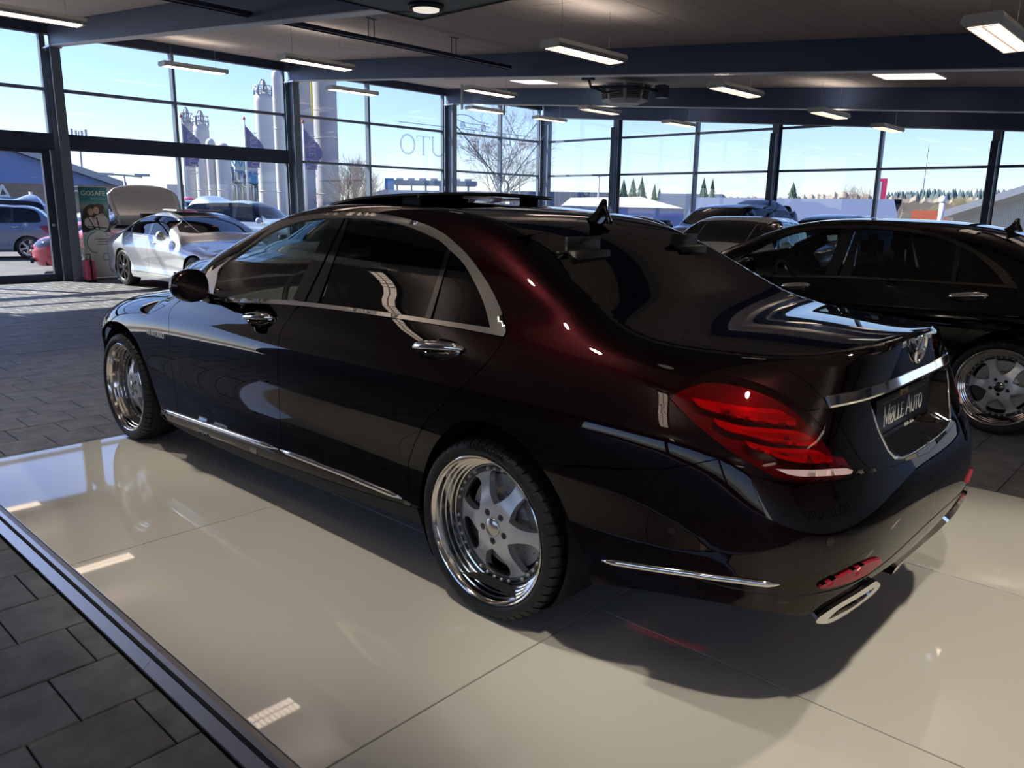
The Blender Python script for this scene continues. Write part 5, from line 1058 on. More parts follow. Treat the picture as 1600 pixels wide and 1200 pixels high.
# ================================================================== OTHER CARS (same level-set bodies, simpler cuts)
def variant(kind, L, wb, hw, h, belt=.93, ro=.95):
    """profile tables for a saloon / hatch / tall wagon. L length, wb wheelbase, hw half width, h height, ro rear overhang"""
    yr, yf = -ro, L-ro; k = h/1.46
    d = dict(HERO); sc = hw/.95; bz = belt/.98
    d['W'] = [(yr-.1,.93*hw/.95),(-.3,hw),(wb*.5,hw),(wb,hw),(yf,hw*.95)]
    d['S'] = [(a*bz if a > .3 else a, b) for a, b in HERO['S']]
    d['YR'] = [(.05,yr+.18),(.25,yr+.08),(.45,yr+.01),(.6,yr),(.75,yr+.03),(.95,yr+.07),(1.1,yr+.10)]
    d['YF'] = [(.05,yf-.2),(.25,yf-.06),(.45,yf),(.6,yf),(.75,yf-.05),(.9,yf-.14)]
    d['N'] = [(.3,4.2),(.7,3.8),(1.0,3.0),(1.2,2.8)]; d['nf'] = 3.0; d['ysf'] = wb-.15; d['ysr'] = -.15 if kind != 'saloon' else -.28
    hoodz = belt-.01
    d['G'] = [(.2,.70*sc),(.5,.78*sc),(belt-.18,.86*sc),(belt-.03,.89*sc),(belt+.04,.865*sc),(belt+.2*k,.80*sc),(belt+.36*k,.715*sc),(h-.06,.63*sc),(h+.02,.55*sc),(h+.1,.45*sc)]
    if kind == 'saloon':
        d['H'] = [(yr-.1,belt+.06),(yr+.1,belt+.075),(-.4,belt+.08),(.5,belt+.06),(wb-.7,belt+.03),(wb-.2,belt-.03),(wb+.2,belt-.10),(yf-.15,belt-.2),(yf+.05,belt-.32)]
        rt, rb, wt, wbz = .55, -.45, wb*.5, wb*.76
        d['R'] = [(yr-.05,0),(yr+.1,.4),(rb-.35,belt-.12),(rb,belt+.10),(rt-.25,h-.14),(rt+.2,h-.02),(wb*.38,h),(wt-.1,h-.035),(wt+.25,h-.14),(wbz-.05,belt+.16),(wbz+.35,belt-.05),(wbz+.6,.4),(wbz+.7,0)]
        d['GP'] = [(-.9,.88),(-.3,.94),(.2,1),(wb*.6,1),(wb*.8,.97)]
    else:
        d['H'] = [(yr-.1,belt),(yr+.1,belt+.02),(0,belt+.03),(wb-.7,belt+.03),(wb-.2,belt-.02),(wb+.2,belt-.09),(yf-.15,belt-.2),(yf+.05,belt-.34)]
        wt, wbz = wb*.5, wb*.80; tail = yr+.12 if kind == 'hatch' else yr+.06
        d['R'] = [(yr-.02,.2),(yr+.05,.8),(tail+.02,belt+.12),(tail+.22,h-.20),(tail+.42,h-.075),(.3,h-.03),(wb*.35,h),(wt-.1,h-.03),(wt+.3,h-.15),(wbz-.05,belt+.14),(wbz+.35,belt-.05),(wbz+.6,.4),(wbz+.7,0)]
        d['GP'] = [(yr,.90),(-.3,.96),(.2,1),(wb*.6,1),(wb*.8,.97)]; d['kg'] = .08
    d['RC'] = [(yr,.05),(0,.06),(wb*.4,.06),(wb*.8,.06)]; d['CR'] = [(yr,.08),(0,.05),(1,.06),(wb,.10),(yf,.12)]
    d['K'] = [(yr,.06),(yr+.3,.10),(0,.16),(wb*.7,.18),(wb,.22),(yf,.18)]; d['zc'] = .5
    return d, dict(yr=yr, yf=yf, wb=wb, h=h, belt=belt, kind=kind, hw=hw, wt=wt, wbz=wbz)
def simple_wheel(rt, col, spokes=5):
    D = {'tyre': MB().lathe([(.02,rt*.70),(0,rt*.74),(-.004,rt*.86),(.012,rt*.97),(.03,rt),(.19,rt),(.21,rt*.97),(.22,rt*.8),(.2,rt*.7)], 48).mesh('tyre', M['rubber'])}
    mb = MB().lathe([(.012,rt*.72),(.002,rt*.735),(.006,rt*.70),(.03,rt*.67),(.06,rt*.66),(.17,rt*.66)], 48)
    for k in range(spokes):
        a = 2*PI*k/spokes
        for s in (-1,1):
            m_ = Matrix.Rotation(a+s*.10, 4, 'X'); mb.box((.012,-.012,.03),(.035,.012,rt*.70), 0, 0, m_)
    mb.lathe([(.05,.075),(.01,.07),(.004,.05),(.002,0)], 24); D['wheel'] = mb.mesh('wheel', col)
    D['brake_disc'] = MB().lathe([(.09,rt*.55),(.085,rt*.55),(.085,0)], 32).mesh('brake_disc', M['alloydark'])
    return D
def build_car(name, spec, paint, label, loc, rz, rimmat=None, spokes=5, rt=.32, group=None, lid_open=False, glassm=None, step=.05, detail=True, lamps=True):
    d, q = spec; B = Body(d); yr, yf, wb, h, belt = q['yr'], q['yf'], q['wb'], q['h'], q['belt']
    car = empty(name, loc, rz); tag(car, label, 'car', group); glassm = glassm or M['glassdark']
    S2C = lambda pts, n=.04: B.uncap(B.sidep(resample(np.array(pts,float), n)))
    top = h-.075
    # side window outline in (y,z)
    if q['kind'] == 'saloon': dlo = [(q['wbz']-.22,belt+.03),(q['wt']+.30,h-.20),(q['wt']-.05,top-.005),(wb*.38,top+.01),(.75,top-.01),(.42,h-.17),(.12,belt+.16),(.0,belt+.075)]
    else: dlo = [(q['wbz']-.20,belt+.03),(q['wt']+.34,h-.21),(q['wt']-.02,top-.01),(wb*.38,top+.005),(.3,top-.01),(yr+.50,h-.16),(yr+.36,belt+.12),(yr+.45,belt+.05)]
    dlo = [tuple(p_) for p_ in smooth(dlo, 5)]
    yb = wb*.40
    cutx = lambda poly, lo, hi: [(min(max(y,lo),hi),z) for y, z in poly]
    bz = lambda y: np.interp(y,[dlo[-1][0],dlo[0][0]],[dlo[-1][1],dlo[0][1]])
    def win(lo, hi):
        up = [(y,z) for y, z in dlo if lo+.005 < y < hi-.005]; tz = lambda y: np.interp(y, *zip(*sorted(dlo)))
        pts = []
        if hi < dlo[0][0]: pts += [(hi,bz(hi)),(hi,tz(hi))]
        pts += up
        if lo > dlo[-1][0]: pts += [(lo,tz(lo)),(lo,bz(lo))]
        return pts
    wins = [('front_window',win(yb+.05,9)),('rear_side_window',win(.36,yb-.05)),('quarter_window',win(-9,.29))]
    ar = rt+.055
    arch = lambda yc: [(yc+ar*math.cos(t), rt-.02+ar*math.sin(t)) for t in np.linspace(-.75,PI+.75,26)]
    zb = .20
    bottom = [(s_, -.0) for s_ in ()]
    smax_, smin_ = d['ysf']+.95*PI/2-1e-3, d['ysr']-.95*PI/2+1e-3
    # outer boundary of the side piece in the capsule chart
    xt = .42*q['hw']/.95
    ys = np.linspace(yf-.22, yr+.16, 90); tb = B.top(np.stack([np.full(90,-xt),ys],1)); capt = B.uncap(tb)
    fr = B.uncap(B.top(np.stack([np.linspace(-1e-4,-xt,12),np.full(12,yf-.22)],1))); re = B.uncap(B.top(np.stack([np.linspace(-xt,-1e-4,12),np.full(12,yr+.16)],1)))
    ylin = np.linspace(smax_, smin_, 60); bot = np.stack([ylin, np.full(60,-.33)],1)
    hi_ = np.array([bt for bt in bot])
    outer = np.vstack([bot, re[::-1], capt[::-1][1:-1], fr[::-1]])
    holes = [S2C(arch(y),.05) for y in (0,wb)]
    dl = S2C(dlo,.04); holes.append(inset(dl,-.004))
    doors = {}
    if detail:
        zd = .27; fd = smooth([(q['wbz']-.12,belt-.02),(q['wbz']-.06,belt-.2),(q['wbz']-.08,.5),(q['wbz']-.16,zd)],6)+[(yb-.02,zd)]+smooth([(yb-.01,zd+.08),(yb+.03,.6),(yb-.0,belt+.02)],6)
        rd = smooth([(yb-.01,belt+.02),(yb+.02,.6),(yb-.02,zd+.08)],6)+[(yb-.03,zd)]+[(.50,zd)]+smooth([(.47,.45),(.36,.62),(.18,.76),(.06,belt-.06),(.03,belt+.03)],6)
        doors = {'front_door':fd,'rear_door':rd}
    wy0, wy1 = q['wt']-.0, q['wbz']-.10
    wcorn = np.array([(-xt-.012,wy0+.065),(-xt-.012,wy1+.10),(-xt*1.35,wy1+.03),(-xt*1.66,wy1-.08),(-xt*1.30,wy0+.05)])
    holes.append(B.uncap(B.top(resample(wcorn,.06))))
    if q['kind'] == 'saloon':
        bcorn = np.array([(-xt-.012,.22),(-xt*1.18,.12),(-xt*1.32,-.30),(-xt-.012,-.38)]); holes.append(B.uncap(B.top(resample(bcorn,.06))))
    for sd in (1,-1):
        dh = [inset(S2C(v,.05), -.001) for v in doors.values()]
        skin_obj('body_side', B, 'cap', outer, paint, car, holes=holes+dh, step=step, thick=.015, gap=0, side=sd)
        for n, v in doors.items():
            o = skin_obj(n, B, 'cap', S2C(v,.05), paint, car, step=step, thick=.015, gap=.003, side=sd)
            yh = .16 if n == 'rear_door' else yb+.16
            Pp = B.sidep(np.stack([np.linspace(yh+.2,yh,9),np.full(9,belt-.07)],1)); Nn = B.nrm(Pp); strip('door_handle', Pp, Nn, .03, .035, paint if rimmat else M['chrome'], o, True, sd)
        for n, v in wins:
            if len(v) > 3: skin_obj(n, B, 'cap', S2C(v,.04), glassm, car, step=step, thick=0, off=-.004, gap=0, side=sd)
        fo = np.array([p_ for p_ in dl]); fi = inset(dl,.022); n_ = len(fo)
        Pf = B.cap(fo); Pi = B.cap(fi); Nf = B.nrm(Pf); mb = MB(); v = [tuple((p_+nn*.003)*[sd,1,1]) for p_, nn in zip(Pf,Nf)]+[tuple((p_+nn*.003)*[sd,1,1]) for p_, nn in zip(Pi,Nf)]
        mb.add(v, [(i,(i+1)%n_,n_+(i+1)%n_,n_+i) for i in range(n_)], 0, True); mb.build('window_surround', M['satin'] if q['kind'] == 'saloon' else M['blackgloss'], car)
        for y0, y1 in ((yb-.05,yb+.05),(.29,.36)):
            tz = np.interp([y0,y1], *zip(*sorted(dlo))); pp = [(y0,bz(y0)),(y1,bz(y1)),(y1,tz[1]),(y0,tz[0])]; skin_obj('pillar_trim', B, 'cap', S2C(pp,.06), M['blackgloss'], car, step=.08, thick=0, off=-.001, gap=0, side=sd)
        MB().lathe([(.0,.0),(.02,.06),(.07,.085),(.13,.075),(.16,0)], 16, 'y', ((-q['hw']-.06)*sd, q['wbz']-.32, belt+.07)).build('door_mirror', paint, car)
        if lamps:
            s0 = d['ysf']; hq = np.array([(wb+.40,.14),(wb+.62,.17),(smax_-.60,.16),(smax_-.45,.08),(smax_-.5,.02),(smax_-.75,.02),(wb+.55,.07)]) if q['kind'] == 'x' else None
            fl = [(yf-.55,.80),(yf-.30,.78),(yf-.12,.70),(yf-.10,.62),(yf-.20,.58),(yf-.42,.66)]; lz = belt/.95
            skin_obj('headlamp', B, 'cap', S2C([(a,b*lz) for a,b in fl],.04), M['lampglass'], car, step=.05, thick=.006, off=.004, gap=0, side=sd)
            tlq = [(yr+.42,.90),(yr+.20,.93),(yr+.09,.86),(yr+.08,.68),(yr+.20,.70),(yr+.34,.82)]
            skin_obj('tail_light', B, 'cap', S2C([(a,b*lz) for a,b in tlq],.04), M['redrefl'], car, step=.05, thick=.006, off=.004, gap=0, side=sd)
    wy0, wy1 = q['wt']-.0, q['wbz']-.10
    wsc = [(-xt*1.25,wy0+.02),(-xt*1.0,wy0+.07),(0,wy0+.12),(0,wy1+.20),(-xt*1.0,wy1+.08),(-xt*1.55,wy1-.08)]
    ws = [(-xt*.97,wy0+.06),(0,wy0+.12),(0,wy1+.20),(-xt*.97,wy1+.10)]
    if q['kind'] == 'saloon': bw = [(-xt*.97,.22),(0,.28),(0,-.42),(-xt*.97,-.38)]
    else: bw = [(-xt*.97,yr+.44),(0,yr+.46),(0,yr+.22),(-xt*.97,yr+.23)]
    half = np.array([(-xt,yf-.22),(0,yf-.22),(0,yr+.16),(-xt,yr+.16)])
    def pieces(y0, y1): return np.array([(-xt,y0),(0,y0),(0,y1),(-xt,y1)])
    skin_obj('hood', B, 'top', pieces(yf-.22, wy1+.10), paint, car, both=True, step=step, gap=.001)
    skin_obj('roof_panel', B, 'top', pieces(wy0+.06, bw[0][1]), paint, car, both=True, step=step, gap=0)
    skin_obj('tail_panel', B, 'top', pieces(bw[3][1], yr+.16), paint, car, both=True, step=step, gap=.001)
    skin_obj('windshield', B, 'top', pieces(wy1+.10, wy0+.06), glassm if glassm != M['glassdark'] else M['glassdark'], car, both=True, step=step, gap=0, thick=0, off=.001)
    skin_obj('back_window', B, 'top', pieces(bw[0][1], bw[3][1]), glassm, car, both=True, step=step, gap=0, thick=0, off=.001)
    # windscreen corner glass beyond the roof strip
    for sd in (1,-1):
        skin_obj('windshield_corner', B, 'top', inset(wcorn,-.008), glassm, car, step=step, gap=0, thick=0, off=.001, side=sd)
        if q['kind'] == 'saloon': skin_obj('back_window_corner', B, 'top', inset(bcorn,-.008), glassm, car, step=step, gap=0, thick=0, off=.001, side=sd)
    Dw = simple_wheel(rt, rimmat or M['alloy'], spokes)
    for sd in (1,-1):
        for y in (0, wb): place_wheel(Dw, car, -(q['hw']-.015)*sd, y, rt, .3, sd)
    part('underbody', (-.78*q['hw']/.95,yr+.35,.2),(.78*q['hw']/.95,yf-.3,.5), M['blackmatt'], car)
    part('cabin_floor', (-.7,.0,.5),(.7,wb*.8,.55), M['blackmatt'], car)
    for x_ in (-.36,.36):
        for y_ in (wb*.42,wb*.08):
            mb = MB(); mb.prism([(y_,.5),(y_+.5,.55),(y_+.5,.66),(y_+.1,.66),(y_-.14,belt+.26),(y_-.25,belt+.26),(y_-.12,.5)], x_-.24, x_+.24, 'x'); mb.box((x_-.13,y_-.27,belt+.27),(x_+.13,y_-.16,belt+.42)); mb.build('seat', M['leather'], car, True)
    MB().prism([(wb*.62,.5),(wb*.62,belt-.1),(wb*.66,belt-.01),(wb*.78,belt-.01),(wb*.8,.5)], -.66, .66, 'x').build('dashboard', M['leather'], car, True)
    part('front_plate_board', (-.26,yf+.002,.40),(.26,yf+.02,.51), M['white'], car); part('grille', (-.40,yf-.02,.54),(.40,yf+.012,.66), M['blackgloss'], car, .01); part('lower_grille', (-.5,yf-.06,.24),(.5,yf+.008,.36), M['blackgloss'], car, .01)
    return car, B
CLS = variant('saloon', 4.91, 2.854, .925, 1.375, .91, 1.12)
cls, CB = build_car('coupe_saloon', CLS, M['silver'], 'silver four-door coupe with black wheels and its boot lid raised by the window', (4.035,13.62,FZ), PI, M['alloydark'], 7, .335)
for o in list(cls.children):
    if o.name.startswith('wheel'):
        for s in range(7): pass
# raised boot lid, price sheets behind the windscreen, sunroof
mb = MB(); v = []; n = 12
prof = [(-1.10,1.02),(-1.16,1.15),(-1.19,1.35),(-1.17,1.58),(-1.12,1.79)]
prof = [(-.62,1.10),(-.80,1.30),(-.93,1.52),(-1.00,1.72),(-1.01,1.86)]
for L in (0,.03):
    for j,(y,z) in enumerate(prof):
        hw_ = [.66,.68,.70,.69,.56][j]
        for i in range(n+1): u = -1+2*i/n; v.append((hw_*u, y-L*.7-.05*(1-u*u), z+L*.6-.075*abs(u)**2.5*(j/4)**2))
f = []; a = (n+1)*5
for j in range(4):
    for i in range(n): q = j*(n+1)+i; f += [(q,q+1,q+n+2,q+n+1),(a+q+n+1,a+q+n+2,a+q+1,a+q)]
bd = list(range(n+1))+[(j+1)*(n+1)+n for j in range(4)]+[4*(n+1)+i for i in range(n-1,-1,-1)]+[j*(n+1) for j in range(3,0,-1)]
for i in range(len(bd)): p_, q = bd[i], bd[(i+1)%len(bd)]; f.append((p_,q,q+a,p_+a))
mb.add(v, f, 0, True); mb.build('boot_lid', M['silver'], cls, True)
zr = 1.375
MB().box((-.42,.75,zr+.02),(.42,1.35,zr+.045),0,.01).build('sunroof_panel', M['silver'], cls)
o = part('price_sheet', (-.02,-.002,0),(.30,.002,.20), M['white'], cls); o.location = (.22,1.98,.99); o.rotation_euler = (R(38),0,0)
o = MB().lathe([(.003,0),(.003,.13),(-.003,.13),(-.003,0)], 28, 'y').build('round_sticker', M['redpaint'], cls); o.location = (.02,2.0,1.03); o.rotation_euler = (R(28),0,0)
HATCH = variant('hatch', 4.46, 2.70, .90, 1.46, .96, .82); SUV = variant('suv', 4.70, 2.75, .93, 1.70, 1.08, .92); WAG = variant('hatch', 4.6, 2.7, .89, 1.50, .95, .95); SMALL = variant('hatch', 4.05, 2.5, .86, 1.50, .95, .72)

# ================================================================== OTHER CARS INDOORS AND OUT
def AZ(az, d): return (CAM.x+d*math.sin(R(az)), CAM.y+d*math.cos(R(az)))
def EZ(el, d): return CAM.z+el*d
OG = -.12
def put_car(name, spec, paint, label, az, d, head, rim=None, sp=5, rt=.32, z=OG, grp=None, gm=None, back=None):
    """middle of the car at azimuth az and distance d, nose toward compass heading head (degrees from +y toward +x)"""
    q = spec[1]; x, y = AZ(az, d); mid = (q['yf']+q['yr'])/2; h = R(head)
    return build_car(name, spec, paint, label, (x-mid*math.sin(h), y-mid*math.cos(h), z), -h, rim, sp, rt, grp, glassm=gm, step=.085)
put_car('hatchback_car', HATCH, M['greypaint'], 'grey hatchback facing the hall, behind the boot of the ruby saloon', 62.6, 13.0, 260, None, 9, .32, FZ, None, M['glassdark'])
put_car('tall_wagon', SUV, M['darkpaint'], 'dark tall wagon behind the grey hatchback, by the side windows', 61.6, 19.2, 278, None, 5, .34, FZ)
put_car('estate_car', WAG, M['palegreen'], 'pale green car with bright grille seen through the ruby saloon front window', 35.5, 11.6, 278, None, 5, .32, FZ)
put_car('small_dark_car', SMALL, M['darkpaint'], 'dark roofed small car parked between the hatchback and the black saloon', 68.6, 18.6, 275, None, 5, .30, FZ)
put_car('dark_saloon', variant('saloon', 4.7, 2.8, .90, 1.44, .93, 1.0), M['darkpaint'], 'dark saloon mostly hidden behind the ruby saloon roof tail', 53.8, 14.6, 270, None, 5, .32, FZ)
put_car('parked_wagon', SUV, M['bluewhite'], 'pale blue tall wagon parked outside beyond the silver coupe', 29.6, 24.5, 150, None, 5, .34)
put_car('parked_hatchback', SMALL, M['bluegrey'], 'blue-grey small hatchback parked outside the glass door on the left', 13.2, 27.0, 292, None, 6, .31)
put_car('parked_van_wagon', SUV, M['bluewhite'], 'light wagon parked behind the blue-grey hatchback outside the door', 13.5, 33.0, 292, None, 5, .34)
put_car('red_car', SMALL, M['redpaint'], 'bright red small car just outside the glass door, nose to the left', 21.4, 21.0, 290, None, 5, .31)
put_car('red_wagon', SUV, M['redpaint'], 'red tall car parked outside behind the silver coupe boot lid', 22.2, 30.0, 275, None, 5, .33)
put_car('white_van', variant('suv', 5.0, 3.0, .95, 2.0, 1.2, .9), M['whitepaint'], 'white van parked outside between the banner and the silver coupe', 20.6, 37, 270, None, 5, .34)
# ================================================================== STAND, BAG
ban = tag(empty('roll_up_banner', (3.21,15.0,FZ)), 'tall roll-up banner with a teal top and a family photo beside the first column', 'banner')
def bmat():
    m = bpy.data.materials.new('banner_print'); m.use_nodes = True; n = m.node_tree; b = n.nodes['Principled BSDF']; b.inputs['Roughness'].default_value = .5
    tc = n.nodes.new('ShaderNodeTexCoord'); sp = n.nodes.new('ShaderNodeSeparateXYZ'); cr = n.nodes.new('ShaderNodeValToRGB'); mp = n.nodes.new('ShaderNodeMapRange'); mp.inputs[1].default_value = 0; mp.inputs[2].default_value = 1.81
    e = cr.color_ramp.elements; e[0].position = .0; e[0].color = (.78,.78,.77,1); e[1].position = .52; e[1].color = (.78,.78,.77,1)
    for p_, c in ((.521,(.03,.035,.04,1)),(.62,(.06,.06,.06,1)),(.74,(.10,.16,.18,1)),(.80,(.30,.36,.36,1)),(.86,(.02,.22,.26,1)),(1,(.01,.12,.16,1))): q = e.new(p_); q.color = c
    n.links.new(tc.outputs['Object'], sp.inputs[0]); n.links.new(sp.outputs[2], mp.inputs[0]); n.links.new(mp.outputs[0], cr.inputs[0]); n.links.new(cr.outputs[0], b.inputs['Base Color']); return m
part('banner_sheet', (-.265,-.004,.02),(.265,.004,1.81), bmat(), ban); part('banner_foot', (-.29,-.08,0),(.29,.08,.06), M['galv'], ban, .01)
pm = {k: mat('print_'+k, c, .5) for k, c in dict(skin=(.50,.30,.22), skin2=(.55,.36,.28), hair=(.05,.03,.02), shirt=(.62,.58,.55), seat=(.02,.022,.025), teal=(.18,.42,.46), lilac=(.45,.55,.6)).items()}
def disk(name, c, rx, rz, m, y=-.0055, n=24, a0=0, a1=360): MB().prism([(c[0]+rx*math.cos(R(a0+(a1-a0)*i/n)), c[1]+rz*math.sin(R(a0+(a1-a0)*i/n))) for i in range(n if a1-a0 == 360 else n+1)], y-.0006, y+.001, 'y').build(name, m, ban, True)
disk('print_seat', (-.03,1.19), .225, .30, pm['seat'], -.0050); disk('print_shirt', (.10,1.12), .15, .17, pm['shirt'], -.0056); disk('print_shirt', (-.10,1.13), .11, .11, pm['shirt'], -.0060)
disk('print_hair', (.085,1.42), .10, .085, pm['hair'], -.0062); disk('print_hair', (-.095,1.385), .075, .060, pm['hair'], -.0062); disk('print_head', (-.075,1.335), .058, .068, pm['skin'], -.0066); disk('print_head', (.030,1.365), .055, .072, pm['skin2'], -.0069)
disk('print_hand', (.13,1.28), .045, .03, pm['skin2'], -.0069); disk('print_hand', (-.03,1.20), .04, .028, pm['skin'], -.0069)
for q_ in ((-.14,1.24,-.02,1.02),(.02,1.24,.06,1.0),(-.16,1.06,.2,1.02)): MB().tube([(q_[0],-.0068,q_[1]),(q_[2],-.0068,q_[3])], .010, 5).build('print_belt', pm['seat'], ban)
disk('print_disc', (0,.74), .262, .262, M['white'], -.0072, 40)
mb = MB(); ro_, ri_ = .265, .235
for a0, a1, r1, r2, cz in ((30,205,.262,.245,.74),(95,262,.225,.195,.74),(0,359,.075,.055,.46)):
    cx = .0 if r1 > .1 else .14; n = 30
    v = [(cx+r_*math.cos(R(a0+(a1-a0)*i/n))*(.95), -.0086, cz+r_*math.sin(R(a0+(a1-a0)*i/n))) for r_ in (r1,r2) for i in range(n+1)]
    v = [(min(max(x,-.262),.262),y,z) for x,y,z in v]
    mb.add(v, [(i,i+1,n+2+i,n+1+i) for i in range(n)])
tag(mb.build('print_rings', pm['teal'], ban), kind='stuff')
t = obj('banner_title', font_mesh('GOSAFE', .125, M['white'], .0006, 1.0), ban, (0,-.0062,1.655), (PI/2,0,0))
part('banner_subtitle', (-.06,-.0062,1.585),(.22,-.0045,1.600), pm['lilac'], ban)
for k, (a, b) in enumerate(((-.05,.2),(.0,.2),(-.03,.2))): part('banner_text_line', (a,-.0085,.80-.05*k),(b,-.0045,.815-.05*k), M['frame'], ban)
bag = tag(empty('trolley_case', (2.90,14.70,FZ)), 'dark red upright trolley case with black trim beside the banner foot', 'suitcase')
part('case_body', (-.075,-.12,.03),(.075,.12,.43), M['pinkpaint'], bag, .02); part('case_strap', (-.02,-.126,.03),(.02,.126,.435), M['blackmatt'], bag, .004)
MB().tube([(-.04,0,.43),(-.04,0,.53),(.04,0,.53),(.04,0,.43)], .010, 8).build('pull_handle', M['blackmatt'], bag)
part('case_foot', (-.08,-.125,0),(.08,.125,.04), M['blackmatt'], bag, .008)
# ================================================================== OUTSIDE
OM = dict(asphalt=mat('pale_gravel_ground', (.155,.152,.16), .9, bump=(3,.3,.02), noise=(1.6,.22,6)), verge=mat('grass_verge', (.16,.18,.08), .9, noise=(.6,.3,4)),
 brick=mat('buff_brick', (.30,.22,.155), .85, noise=(5,.2,4)), bluewall=mat('blue_gable', (.19,.27,.50), .7), roofedge=mat('grey_roof_edge', (.38,.39,.42), .6), glasspane=mat('dark_window', (.05,.06,.08), .1),
 fence=mat('blue_fence', (.13,.20,.36), .6), concrete=mat('silo_concrete', (.40,.39,.42), .85, noise=(.5,.10,5)), silo=mat('pale_silo', (.56,.55,.54), .5, noise=(.4,.06,4)), silo2=mat('grey_silo', (.42,.43,.46), .5), rail=mat('silo_rail', (.36,.38,.42), .5, .4),
 yellow=mat('yellow_ladder', (.75,.60,.08), .5), white=mat('white_render', (.50,.50,.52), .7), whiteroof=mat('white_roof', (.55,.55,.57), .6), slate=mat('blue_slate_roof', (.11,.14,.23), .55), bluebox=mat('blue_cladding', (.06,.22,.48), .6),
 redtile=mat('red_tile', (.55,.13,.07), .7), boards=mat('cream_boards', (.62,.58,.48), .7), ind=mat('industrial_blue_grey', (.20,.24,.32), .6), signblue=mat('sign_blue', (.02,.22,.48), .5), flag=mat('violet_flag', (.20,.17,.30), .7), pole=mat('white_pole', (.72,.72,.72), .4),
 bark=mat('bare_bark', (.20,.15,.12), .9), birch=mat('birch_bark', (.42,.36,.34), .9), twig=mat('bare_twigs', (.24,.18,.16), .9), conifer=mat('conifer_green', (.09,.15,.10), .9), forest=mat('far_forest', (.10,.14,.15), .95), wood=mat('bare_wood_hill', (.26,.22,.17), .95, noise=(.08,.3,5)), willow=mat('pale_willow_twigs', (.36,.32,.20), .9),
 pillar_red=mat('pillar_red', (.62,.03,.12), .5), timber=mat('timber_gable', (.32,.22,.14), .7))
g = MB(); g.add([(-400,YA+.2,OG),(900,YA+.2,OG),(900,900,OG),(-400,900,OG)], [(0,1,2,3)]); g.add([(XB+.2,-600,OG),(900,-600,OG),(900,YA+.2,OG),(XB+.2,YA+.2,OG)], [(0,1,2,3)])
g.add([(-400,-600,OG-.05),(XB+.2,-600,OG-.05),(XB+.2,-8.3,OG-.05),(-400,-8.3,OG-.05)], [(0,1,2,3)]); g.add([(-400,-8.3,OG-.05),(-9.3,-8.3,OG-.05),(-9.3,YA+.2,OG-.05),(-400,YA+.2,OG-.05)], [(0,1,2,3)])
structure('ground_outside', g, OM['asphalt'])
def pz(az, d, el): x, y = AZ(az, d); return (x, y, EZ(el, d))
def block(mb, az0, az1, d, el_t, depth=8, z0=OG):
    """box standing between two azimuths, front face square to the line of sight"""
    a = Vector(AZ(az0,d)); b = Vector(AZ(az1,d)); n = Vector((math.sin(R((az0+az1)/2)),math.cos(R((az0+az1)/2))))*depth; z = EZ(el_t,d)
    mb.add([(*a,z0),(*b,z0),(*(b+n),z0),(*(a+n),z0),(*a,z),(*b,z),(*(b+n),z),(*(a+n),z)], [(3,2,1,0),(4,5,6,7),(0,1,5,4),(1,2,6,5),(2,3,7,6),(3,0,4,7)]); return mb
def bldg(name, label, cat='building'): return tag(empty(name, (0,0,0)), label, cat)
def gable_house(name, label, az0, az1, d0, d1, el_e, el_r, wallm, roofm, over=.6, gablem=None, eave_side=1):
    """pitched-roof shed: the ridge runs from (az0,d0) to (az1,d1)"""
    o = bldg(name, label); A = Vector(AZ(az0,d0)); Bp = Vector(AZ(az1,d1)); ax = (Bp-A).normalized(); nr = Vector((-ax.y,ax.x)); ze = EZ(el_e,d1); zr_ = EZ(el_r,d1); hw_ = (zr_-ze)/math.tan(R(24)) if zr_ > ze else 4
    return o, A, Bp, ax, nr, ze, zr_, hw_
# blue-gabled brick building on the left
b = bldg('gabled_brick_building', 'brick building with a blue gable and grey roof edge outside on the left')
D = 48.0; xa = Vector(AZ(3.0,D)); xb = Vector(AZ(20.75,D)); u = (xb-xa).normalized(); nn = Vector((-u.y,u.x)); nn = nn if nn.y > 0 else -nn; W_ = (xb-xa).length; ze = EZ(.0187,D); zr_ = EZ(.0187+.0066*8.0,D)
P3 = lambda s, z, dep=0: (*(xa+u*s+nn*dep), z)
MB().add([P3(0,OG),P3(W_,OG),P3(W_,ze),P3(0,ze),P3(0,OG,14),P3(W_,OG,14),P3(W_,ze,14),P3(0,ze,14)], [(0,1,2,3),(5,4,7,6),(1,5,6,2),(4,0,3,7)]).build('brick_wall', OM['brick'], b)
MB().add([P3(0,ze),P3(W_,ze),P3(W_/2,zr_),P3(0,ze,.25),P3(W_,ze,.25),P3(W_/2,zr_,.25)], [(0,1,2),(5,4,3),(0,3,4,1)]).build('gable', OM['bluewall'], b)
for s in (0,1):
    e0, e1 = (W_+.6, W_/2) if s else (-.6, W_/2); zo = ze-.18
    MB().add([P3(e0,zo,-.5),P3(e1,zr_+.05,-.5),P3(e1,zr_+.40,-.5),P3(e0,zo+.35,-.5),P3(e0,zo,14.5),P3(e1,zr_+.05,14.5),P3(e1,zr_+.40,14.5),P3(e0,zo+.35,14.5)], [(0,1,2,3),(7,6,5,4),(3,2,6,7),(1,0,4,5),(0,3,7,4)]).build('roof', OM['roofedge'], b)
part('window', (0,0,0),(2.4,.12,.55), OM['glasspane'], b); bpy.data.objects['window'].location = P3(W_*(14.3-3)/17.75-2.2, EZ(.0215,D), -.1); bpy.data.objects['window'].rotation_euler = (0,0,math.atan2(u.y,u.x))
o = obj('wall_letter', font_mesh('A', 1.25, M['white'], .03), b, P3(W_*(14.75-3)/17.75, EZ(-.001,D), -.15), (PI/2,0,math.atan2(u.y,u.x)))
